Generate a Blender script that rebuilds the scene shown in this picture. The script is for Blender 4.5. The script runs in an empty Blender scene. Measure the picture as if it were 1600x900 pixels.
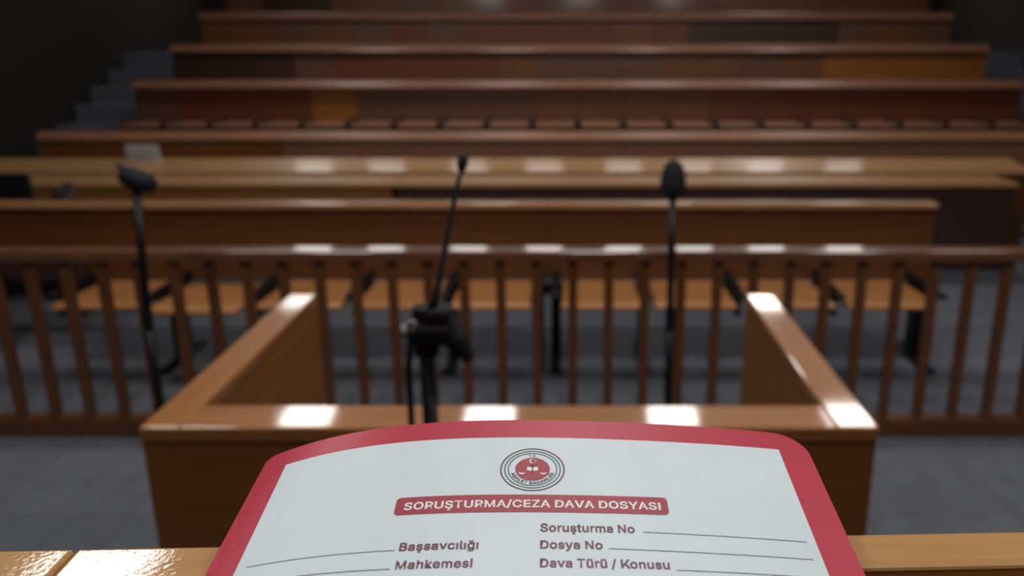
import bpy, bmesh, math, random
from mathutils import Vector, Matrix

C = bpy.context.scene.collection
S = bpy.context.scene
random.seed(7)
R = math.radians

# ------------------------------------------------------------------ camera, world, lights, exposure
EYE = 1.84
cam = bpy.data.cameras.new('camera')
cam.sensor_width = 36.0
cam.lens = 1300.0 / 1600.0 * 36.0
cam.shift_x = -95.0 / 1600.0
cam.clip_start = 0.01
cam.dof.use_dof = True
cam.dof.focus_distance = 0.355
cam.dof.aperture_fstop = 7.8
cam_o = bpy.data.objects.new('camera', cam)
cam_o.location = (0, 0, EYE)
cam_o.rotation_euler = (R(90 - 16.3), 0, 0)
C.objects.link(cam_o)
S.camera = cam_o

w = bpy.data.worlds.new('world')
w.use_nodes = True
w.node_tree.nodes['Background'].inputs[0].default_value = (0.75, 0.85, 1.0, 1)
w.node_tree.nodes['Background'].inputs[1].default_value = 0.02
S.world = w

S.view_settings.view_transform = 'Standard'
S.view_settings.look = 'None'
S.view_settings.gamma = 1
S.view_settings.use_curve_mapping = False
S.view_settings.exposure = 0.0

CEIL = 4.3


def lamp(x, y, size, watt, z=CEIL - 0.06, sy=None, col=(1.0, 0.96, 0.92)):
    d = bpy.data.lights.new('ceiling_lamp', 'AREA')
    d.shape = 'RECTANGLE'
    d.size, d.size_y = size, sy or size
    d.energy = watt
    d.color = col
    o = bpy.data.objects.new('ceiling_lamp', d)
    o.location = (x, y, z)
    C.objects.link(o)
    return o


for x in (-3.04, -0.95, 1.14, 3.18):          # recessed ceiling panels, front to back of the hall
    lamp(x, 8.74, 0.55, 24)
for x in (-2.65, 0.3, 3.4):
    lamp(x, 4.0, 0.6, 21)
for x, p in ((-4.4, 18), (3.06, 40)):
    lamp(x, 13.2, 0.75, p)
for x in (-2.2, 0.2, 2.6):
    lamp(x, 1.2, 0.6, 44)
for x in (-4.5, -3.24, -1.80, -0.50, 0.88, 2.10, 3.35, 4.70):    # lamps high on the back wall
    d = lamp(x, 14.05, 0.60, 3.6, z=3.36, sy=0.30)
    d.rotation_euler = (R(-80), 0, 0)


# ------------------------------------------------------------------ materials
def new_mat(name):
    m = bpy.data.materials.new(name)
    m.use_nodes = True
    nt = m.node_tree
    return m, nt, nt.nodes['Principled BSDF']


def plain(name, col, rough=0.5, metal=0.0, spec=0.5, coat=0.0):
    m, nt, b = new_mat(name)
    n = nt.nodes.new('ShaderNodeTexNoise')
    n.inputs['Scale'].default_value = 40
    tc = nt.nodes.new('ShaderNodeTexCoord')
    nt.links.new(tc.outputs['Object'], n.inputs['Vector'])
    mx = nt.nodes.new('ShaderNodeMix')
    mx.data_type = 'RGBA'
    mx.inputs['A'].default_value = (*[c * 0.93 for c in col], 1)
    mx.inputs['B'].default_value = (*[min(1, c * 1.07) for c in col], 1)
    nt.links.new(n.outputs['Fac'], mx.inputs['Factor'])
    nt.links.new(mx.outputs['Result'], b.inputs['Base Color'])
    b.inputs['Roughness'].default_value = rough
    b.inputs['Metallic'].default_value = metal
    b.inputs['Specular IOR Level'].default_value = spec
    b.inputs['Coat Weight'].default_value = coat
    return m


def wood(name, col, axis='X', rough=0.45, coat=0.5, crough=0.12, scale=1.0, var=0.35, peel=0.0):
    """varnished wood: streaks along one axis under a clear coat"""
    m, nt, b = new_mat(name)
    L = nt.links.new
    tc = nt.nodes.new('ShaderNodeTexCoord')
    mp = nt.nodes.new('ShaderNodeMapping')
    k = {'X': (1.2, 26, 26), 'Y': (26, 1.2, 26), 'Z': (26, 26, 1.2)}[axis]
    mp.inputs['Scale'].default_value = [v * scale for v in k]
    L(tc.outputs['Object'], mp.inputs['Vector'])
    n1 = nt.nodes.new('ShaderNodeTexNoise')
    n1.inputs['Scale'].default_value = 1.0
    n1.inputs['Detail'].default_value = 6
    n1.inputs['Roughness'].default_value = 0.65
    n1.inputs['Distortion'].default_value = 0.4
    L(mp.outputs['Vector'], n1.inputs['Vector'])
    n2 = nt.nodes.new('ShaderNodeTexNoise')
    n2.inputs['Scale'].default_value = 7.0
    n2.inputs['Detail'].default_value = 3
    L(mp.outputs['Vector'], n2.inputs['Vector'])
    ad = nt.nodes.new('ShaderNodeMath')
    ad.operation = 'MULTIPLY_ADD'
    ad.inputs[1].default_value = 0.35
    L(n2.outputs['Fac'], ad.inputs[0])
    L(n1.outputs['Fac'], ad.inputs[2])
    rp = nt.nodes.new('ShaderNodeValToRGB')
    rp.color_ramp.elements[0].position = 0.38
    rp.color_ramp.elements[1].position = 0.95
    lo = [c * (1 - var) for c in col]
    hi = [min(1, c * (1 + var * 0.8)) for c in col]
    rp.color_ramp.elements[0].color = (*lo, 1)
    rp.color_ramp.elements[1].color = (*hi, 1)
    L(ad.outputs[0], rp.inputs['Fac'])
    L(rp.outputs['Color'], b.inputs['Base Color'])
    b.inputs['Roughness'].default_value = rough
    b.inputs['Coat Weight'].default_value = coat
    b.inputs['Coat Roughness'].default_value = crough
    if peel:
        n3 = nt.nodes.new('ShaderNodeTexNoise')
        n3.inputs['Scale'].default_value = 420
        n3.inputs['Detail'].default_value = 2
        L(tc.outputs['Object'], n3.inputs['Vector'])
        bp = nt.nodes.new('ShaderNodeBump')
        bp.inputs['Strength'].default_value = peel
        bp.inputs['Distance'].default_value = 0.0006
        L(n3.outputs['Fac'], bp.inputs['Height'])
        L(bp.outputs['Normal'], b.inputs['Normal'])
        L(bp.outputs['Normal'], b.inputs['Coat Normal'])
    return m


HONEY = (0.30, 0.115, 0.026)
SHADED_BROWN = (0.125, 0.042, 0.009)  # much the same wood; shade on upright faces is put into this tone
M = {
    'ledge': wood('varnished_ledge_wood', (0.40, 0.205, 0.058), 'X', 0.45, 0.8, 0.055, 3.0, 0.26, 0.08),
    'honey_x': wood('honey_wood', HONEY, 'X', 0.42, 0.6, 0.07),
    'honey_y': wood('honey_wood_lengthwise', HONEY, 'Y', 0.42, 0.6, 0.06),
    'brown_x': wood('brown_wood', SHADED_BROWN, 'X', 0.45, 0.4, 0.16),
    'brown_y': wood('brown_wood_lengthwise', SHADED_BROWN, 'Y', 0.45, 0.4, 0.16),
    'brown_z': wood('brown_wood_upright', SHADED_BROWN, 'Z', 0.45, 0.4, 0.16),
    'seat': wood('pale_seat_wood', (0.54, 0.23, 0.075), 'X', 0.42, 0.4, 0.2),
    'desk': wood('desk_wood', (0.55, 0.29, 0.12), 'X', 0.4, 0.5, 0.2),
    'desk_slope': wood('sloped_desk_wood', (0.55, 0.29, 0.12), 'X', 0.4, 0.60, 0.13),
    'row_cap': wood('lit_row_cap_wood', (0.27, 0.12, 0.075), 'X', 0.38, 0.7, 0.22),  # light the caps reflect is put into this lighter, pinker tone
    'dock_x': wood('orange_brown_veneer', (0.21, 0.072, 0.007), 'X', 0.55, 0.08, 0.2),
    'dock_y': wood('orange_brown_veneer_lengthwise', (0.24, 0.085, 0.010), 'Y', 0.55, 0.08, 0.2),
    'rail_x': wood('railing_wood', (0.15, 0.055, 0.022), 'X', 0.45, 0.6, 0.095),
    'cap_x': wood('lit_cap_wood', (0.42, 0.20, 0.085), 'X', 0.42, 0.6, 0.12),  # overhead light on the bench caps is put into this paler tone
    'pink_wood': wood('lit_pinkish_brown_wood', (0.38, 0.18, 0.10), 'X', 0.4, 0.5, 0.25),  # brightened; light on the lowest tier is put into this wood colour
    'red_wood': wood('reddish_wood', (0.15, 0.040, 0.016), 'X'),
    'brown_wood': wood('mid_brown_wood', (0.16, 0.060, 0.022), 'X'),
    'grey_wood': wood('greyish_brown_wood', (0.135, 0.060, 0.034), 'X'),
    'orange_wood': wood('orange_wood', (0.28, 0.10, 0.016), 'X'),
    'dark_wood': wood('dark_walnut_wood', (0.055, 0.022, 0.018), 'X'),
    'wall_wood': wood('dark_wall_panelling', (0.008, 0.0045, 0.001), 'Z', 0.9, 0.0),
    'black': plain('black_plastic', (0.007, 0.007, 0.008), 0.6, 0, 0.25),
    'black_metal': plain('black_metal', (0.014, 0.014, 0.016), 0.4, 0.6),
    'foam': plain('black_foam', (0.008, 0.010, 0.013), 0.95),
    'blue_black': plain('blue_black_plastic', (0.007, 0.009, 0.018), 0.6, 0, 0.25),
    'steel': plain('grey_steel', (0.10, 0.12, 0.16), 0.35, 0.8),
    'knob': plain('grey_knob_plastic', (0.22, 0.22, 0.22), 0.5),
    'leather': plain('dark_brown_leather', (0.030, 0.012, 0.008), 0.5),
    'paper': plain('white_paper', (0.75, 0.75, 0.75), 0.7),
    'ceiling': plain('ceiling_paint', (0.16, 0.15, 0.14), 0.9),
    'card_red': plain('red_folder_card', (0.47, 0.034, 0.066), 0.38),
    'card_white': plain('white_folder_print', (0.62, 0.715, 0.77), 0.5),
    'ink': plain('claret_ink', (0.12, 0.006, 0.032), 0.5),
    'ink_red': plain('red_ink', (0.33, 0.022, 0.045), 0.5),
    'ink_green': plain('green_ink', (0.03, 0.20, 0.13), 0.5),
    'ink_grey': plain('grey_ink', (0.07, 0.075, 0.085), 0.5),
    'ink_dark': plain('dark_ink', (0.03, 0.012, 0.02), 0.5),
    'white_ink': plain('white_lettering', (0.80, 0.78, 0.78), 0.5),
}


def carpet():
    m, nt, b = new_mat('grey_carpet_tile')
    L = nt.links.new
    tc = nt.nodes.new('ShaderNodeTexCoord')
    br = nt.nodes.new('ShaderNodeTexBrick')
    br.offset = 0.0
    br.inputs['Scale'].default_value = 1.0
    br.inputs['Brick Width'].default_value = 0.6
    br.inputs['Row Height'].default_value = 0.6
    br.inputs['Mortar Size'].default_value = 0.003
    br.inputs['Color1'].default_value = (0.108, 0.117, 0.142, 1)
    br.inputs['Color2'].default_value = (0.128, 0.138, 0.166, 1)
    br.inputs['Mortar'].default_value = (0.06, 0.06, 0.066, 1)
    L(tc.outputs['Object'], br.inputs['Vector'])
    n = nt.nodes.new('ShaderNodeTexNoise')
    n.inputs['Scale'].default_value = 9
    n.inputs['Detail'].default_value = 5
    L(tc.outputs['Object'], n.inputs['Vector'])
    mr = nt.nodes.new('ShaderNodeMapRange')
    mr.inputs['To Min'].default_value = 0.75
    mr.inputs['To Max'].default_value = 1.25
    L(n.outputs['Fac'], mr.inputs['Value'])
    mx = nt.nodes.new('ShaderNodeVectorMath')
    mx.operation = 'SCALE'
    L(br.outputs['Color'], mx.inputs[0])
    L(mr.outputs['Result'], mx.inputs['Scale'])
    L(mx.outputs['Vector'], b.inputs['Base Color'])
    b.inputs['Roughness'].default_value = 0.85
    return m


M['carpet'] = carpet()


# ------------------------------------------------------------------ helpers
def bm_box(bm, x0, x1, y0, y1, z0, z1, bev=0.0, seg=2):
    t = bmesh.new()
    bmesh.ops.create_cube(t, size=1.0)
    bmesh.ops.scale(t, vec=(abs(x1 - x0), abs(y1 - y0), abs(z1 - z0)), verts=t.verts)
    bmesh.ops.translate(t, vec=((x0 + x1) / 2, (y0 + y1) / 2, (z0 + z1) / 2), verts=t.verts)
    if bev:
        bmesh.ops.bevel(t, geom=t.edges[:], offset=bev, segments=seg, profile=0.5, affect='EDGES')
    merge(bm, t)
    return bm


def merge(bm, t, mat=None):
    if mat is not None:
        bmesh.ops.transform(t, matrix=mat, verts=t.verts)
    me = bpy.data.meshes.new('tmp')
    t.to_mesh(me)
    t.free()
    bm.from_mesh(me)
    bpy.data.meshes.remove(me)


def box(x0, x1, y0, y1, z0, z1, bev=0.0, seg=2):
    return bm_box(bmesh.new(), x0, x1, y0, y1, z0, z1, bev, seg)


def bm_tube(bm, pts, r, n=12, caps=True):
    """tube through points; r is one radius or a list"""
    pts = [Vector(p) for p in pts]
    rs = r if isinstance(r, (list, tuple)) else [r] * len(pts)
    rings = []
    for i, p in enumerate(pts):
        d = (pts[min(i + 1, len(pts) - 1)] - pts[max(i - 1, 0)]).normalized()
        a = Vector((1, 0, 0)) if abs(d.x) < 0.8 else Vector((0, 1, 0))
        u = d.cross(a).normalized()
        v = d.cross(u)
        rings.append([bm.verts.new(p + (u * math.cos(2 * math.pi * k / n) + v * math.sin(2 * math.pi * k / n)) * rs[i])
                      for k in range(n)])
    for a, b in zip(rings, rings[1:]):
        for k in range(n):
            bm.faces.new((a[k], a[(k + 1) % n], b[(k + 1) % n], b[k]))
    if caps:
        bm.faces.new(rings[0][::-1])
        bm.faces.new(rings[-1])
    return bm


def bm_lathe(bm, prof, n=24, mat=None):
    t = bmesh.new()
    rings = [[t.verts.new((r * math.cos(2 * math.pi * k / n), r * math.sin(2 * math.pi * k / n), z)) for k in range(n)]
             for r, z in prof]
    for a, b in zip(rings, rings[1:]):
        for k in range(n):
            t.faces.new((a[k], a[(k + 1) % n], b[(k + 1) % n], b[k]))
    t.faces.new(rings[0][::-1])
    t.faces.new(rings[-1])
    merge(bm, t, mat)
    return bm


def obj(name, bm, mat, parent=None, loc=None, smooth=False, label=None):
    me = bpy.data.meshes.new(name)
    bmesh.ops.recalc_face_normals(bm, faces=bm.faces)
    bm.to_mesh(me)
    bm.free()
    for m in (mat if isinstance(mat, (list, tuple)) else [mat]):
        me.materials.append(m)
    if smooth:
        for p in me.polygons:
            p.use_smooth = True
    o = bpy.data.objects.new(name, me)
    C.objects.link(o)
    if parent:
        o.parent = parent
    if loc:
        o.location = loc
    if label:
        o['label'] = label
    return o


def thing(name, label, cat, loc=(0, 0, 0), rotz=0.0, group=None):
    o = bpy.data.objects.new(name, None)
    o.empty_display_size = 0.1
    o.location = loc
    o.rotation_euler = (0, 0, rotz)
    C.objects.link(o)
    o['label'] = label
    o['category'] = cat
    if group:
        o['group'] = group
    return o


def struct(name, bm, mat):
    o = obj(name, bm, mat)
    o['kind'] = 'structure'
    return o


# ------------------------------------------------------------------ the hall
XW = 6.0
struct('floor', box(-XW, XW, -3.0, 14.2, -0.1, 0.0), M['carpet'])
struct('ceiling', box(-XW, XW, -3.0, 14.2, CEIL, CEIL + 0.1), M['ceiling'])
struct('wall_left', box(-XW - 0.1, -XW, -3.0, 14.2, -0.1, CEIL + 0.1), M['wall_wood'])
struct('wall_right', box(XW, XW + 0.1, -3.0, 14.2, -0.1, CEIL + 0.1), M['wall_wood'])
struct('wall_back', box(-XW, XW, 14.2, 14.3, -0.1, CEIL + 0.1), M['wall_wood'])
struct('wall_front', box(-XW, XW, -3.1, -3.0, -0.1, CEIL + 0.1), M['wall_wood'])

# raked floor of the public gallery: one step block per bench row, and half steps in both aisles
ROWS = [(8.42, 0.10), (9.62, 0.55), (10.47, 0.94), (11.32, 1.335), (12.17, 1.74)]   # back of the bench, floor height
FRONT = [8.16, 8.74, 9.76, 10.61, 11.46]
for i in range(1, 5):
    y1 = FRONT[i + 1] if i < 4 else 14.2
    struct('floor_tier', box(-XW, XW, FRONT[i], y1, 0.0, ROWS[i][1], 0.006, 1), M['carpet'])
for i in range(1, 5):
    for s in (-1, 1):
        a, b = (4.98, XW) if s > 0 else (-XW, -4.98)
        z0 = 0.0 if i == 1 else ROWS[i - 1][1]
        struct('floor_step', box(a, b, FRONT[i] - 0.4, FRONT[i], z0, (z0 + ROWS[i][1]) / 2, 0.006, 1), M['carpet'])


# ------------------------------------------------------------------ judge's bench with its raised rim
jb = thing('judge_bench', 'honey varnished wooden judge bench with raised front rim under the red and white folder', 'bench',
           (0, 0.2917, 0), R(1.87))
rim = bmesh.new()
bm_box(rim, -2.3, -0.2035, -0.0125, 0.0125, 1.560, 1.6420, 0.0022, 3)
bm_box(rim, -0.2029, 2.3, -0.0125, 0.0125, 1.560, 1.6420, 0.0022, 3)
obj('rim', rim, M['ledge'], jb, label='raised wooden front rim with a seam at the left')
obj('desk_top', box(-2.3, 2.3, -0.75, -0.0125, 1.575, 1.6095, 0.003), M['ledge'], jb)
obj('front_panel', box(-2.28, 2.28, -0.03, 0.006, 0.0, 1.575), M['brown_x'], jb)
obj('side_panel', box(-2.28, -2.24, -0.73, -0.03, 0.0, 1.575), M['brown_y'], jb)
obj('side_panel', box(2.24, 2.28, -0.73, -0.03, 0.0, 1.575), M['brown_y'], jb)

# ------------------------------------------------------------------ the case folder: a bowed card sheet
FO = Vector((-0.01696, 0.35083, 1.67399))
TILT, YAW, ROLL = 0.20091, 0.02741, -0.02708
A2, A3, A4, FAN = 0.01069, -0.00794, 0.00494, -0.39812
fwd = Vector((-math.sin(YAW) * math.cos(TILT), math.cos(YAW) * math.cos(TILT), math.sin(TILT)))
rgt = Vector((math.cos(YAW), math.sin(YAW), 0))
nrm = rgt.cross(fwd)
rgt, nrm = rgt * math.cos(ROLL) + nrm * math.sin(ROLL), nrm * math.cos(ROLL) - rgt * math.sin(ROLL)
FW, FL = 0.25, 0.305
F_BASE = Vector((0, 0.06, 1.61))


def sheet(u, v, lift=0.0):
    s = u / 0.125
    k = max(0.0, 1 + FAN * v / 0.1)
    off = (A2 * s * s + A3 * s ** 3 + A4 * s ** 4) * k
    return FO + rgt * u - nrm * off - fwd * v + nrm * lift - F_BASE


def outline_round(u0, u1, v0, v1, r):
    """rounded rectangle, r = radii of (top left, top right, bottom right, bottom left)"""
    pts = []
    for (cu, cv, rr, a0) in ((u0 + r[0], v0 + r[0], r[0], 180), (u1 - r[1], v0 + r[1], r[1], 270),
                             (u1 - r[2], v1 - r[2], r[2], 0), (u0 + r[3], v1 - r[3], r[3], 90)):
        for k in range(9):
            a = R(a0 + 90 * k / 8)
            pts.append((cu + rr * math.cos(a), cv + rr * math.sin(a)))
    return pts


def sheet_patch(pts, lift, thick=0.0, step=0.006, mi=0, bm=None):
    """fill a (u, v) outline, slice it finely so it follows the bow, and lay it on the sheet"""
    t = bmesh.new()
    vs = [t.verts.new((a, b, 0)) for a, b in pts]
    f = t.faces.new(vs)
    f.material_index = mi
    us = [p[0] for p in pts]
    x = math.floor(min(us) / step) * step + step
    while x < max(us):
        g = t.verts[:] + t.edges[:] + t.faces[:]
        bmesh.ops.bisect_plane(t, geom=g, plane_co=(x, 0, 0), plane_no=(1, 0, 0), dist=1e-7)
        x += step
    ys = [p[1] for p in pts]
    for y in [0.02 * k for k in range(1, 16)] + [0.2511]:
        if min(ys) < y < max(ys):
            g = t.verts[:] + t.edges[:] + t.faces[:]
            bmesh.ops.bisect_plane(t, geom=g, plane_co=(0, y, 0), plane_no=(0, 1, 0), dist=1e-7)
    if thick:
        ret = bmesh.ops.extrude_face_region(t, geom=t.faces[:])
        for v in ret['geom']:
            if isinstance(v, bmesh.types.BMVert):
                v.co.z -= thick
    for v in t.verts:
        v.co = sheet(v.co.x, v.co.y, lift + v.co.z)
    if bm is None:
        return t
    merge(bm, t)
    return bm


folder = thing('case_folder', 'red bordered white criminal case folder with printed title leaning on the wooden rim', 'folder', F_BASE)
hw = FW / 2
obj('cover', sheet_patch(outline_round(-hw, hw, 0, FL, (0.005, 0.015, 0.008, 0.008)), 0.0, 0.0011), M['card_red'], folder,
    label='glossy red folder card showing as a border')
obj('printed_panel', sheet_patch([(-hw + .01275, .01307), (hw - .01445, .01307), (hw - .01445, FL - .013), (-hw + .01275, FL - .013)],
                                 0.00018), M['card_white'], folder, label='white printed panel')


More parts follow.
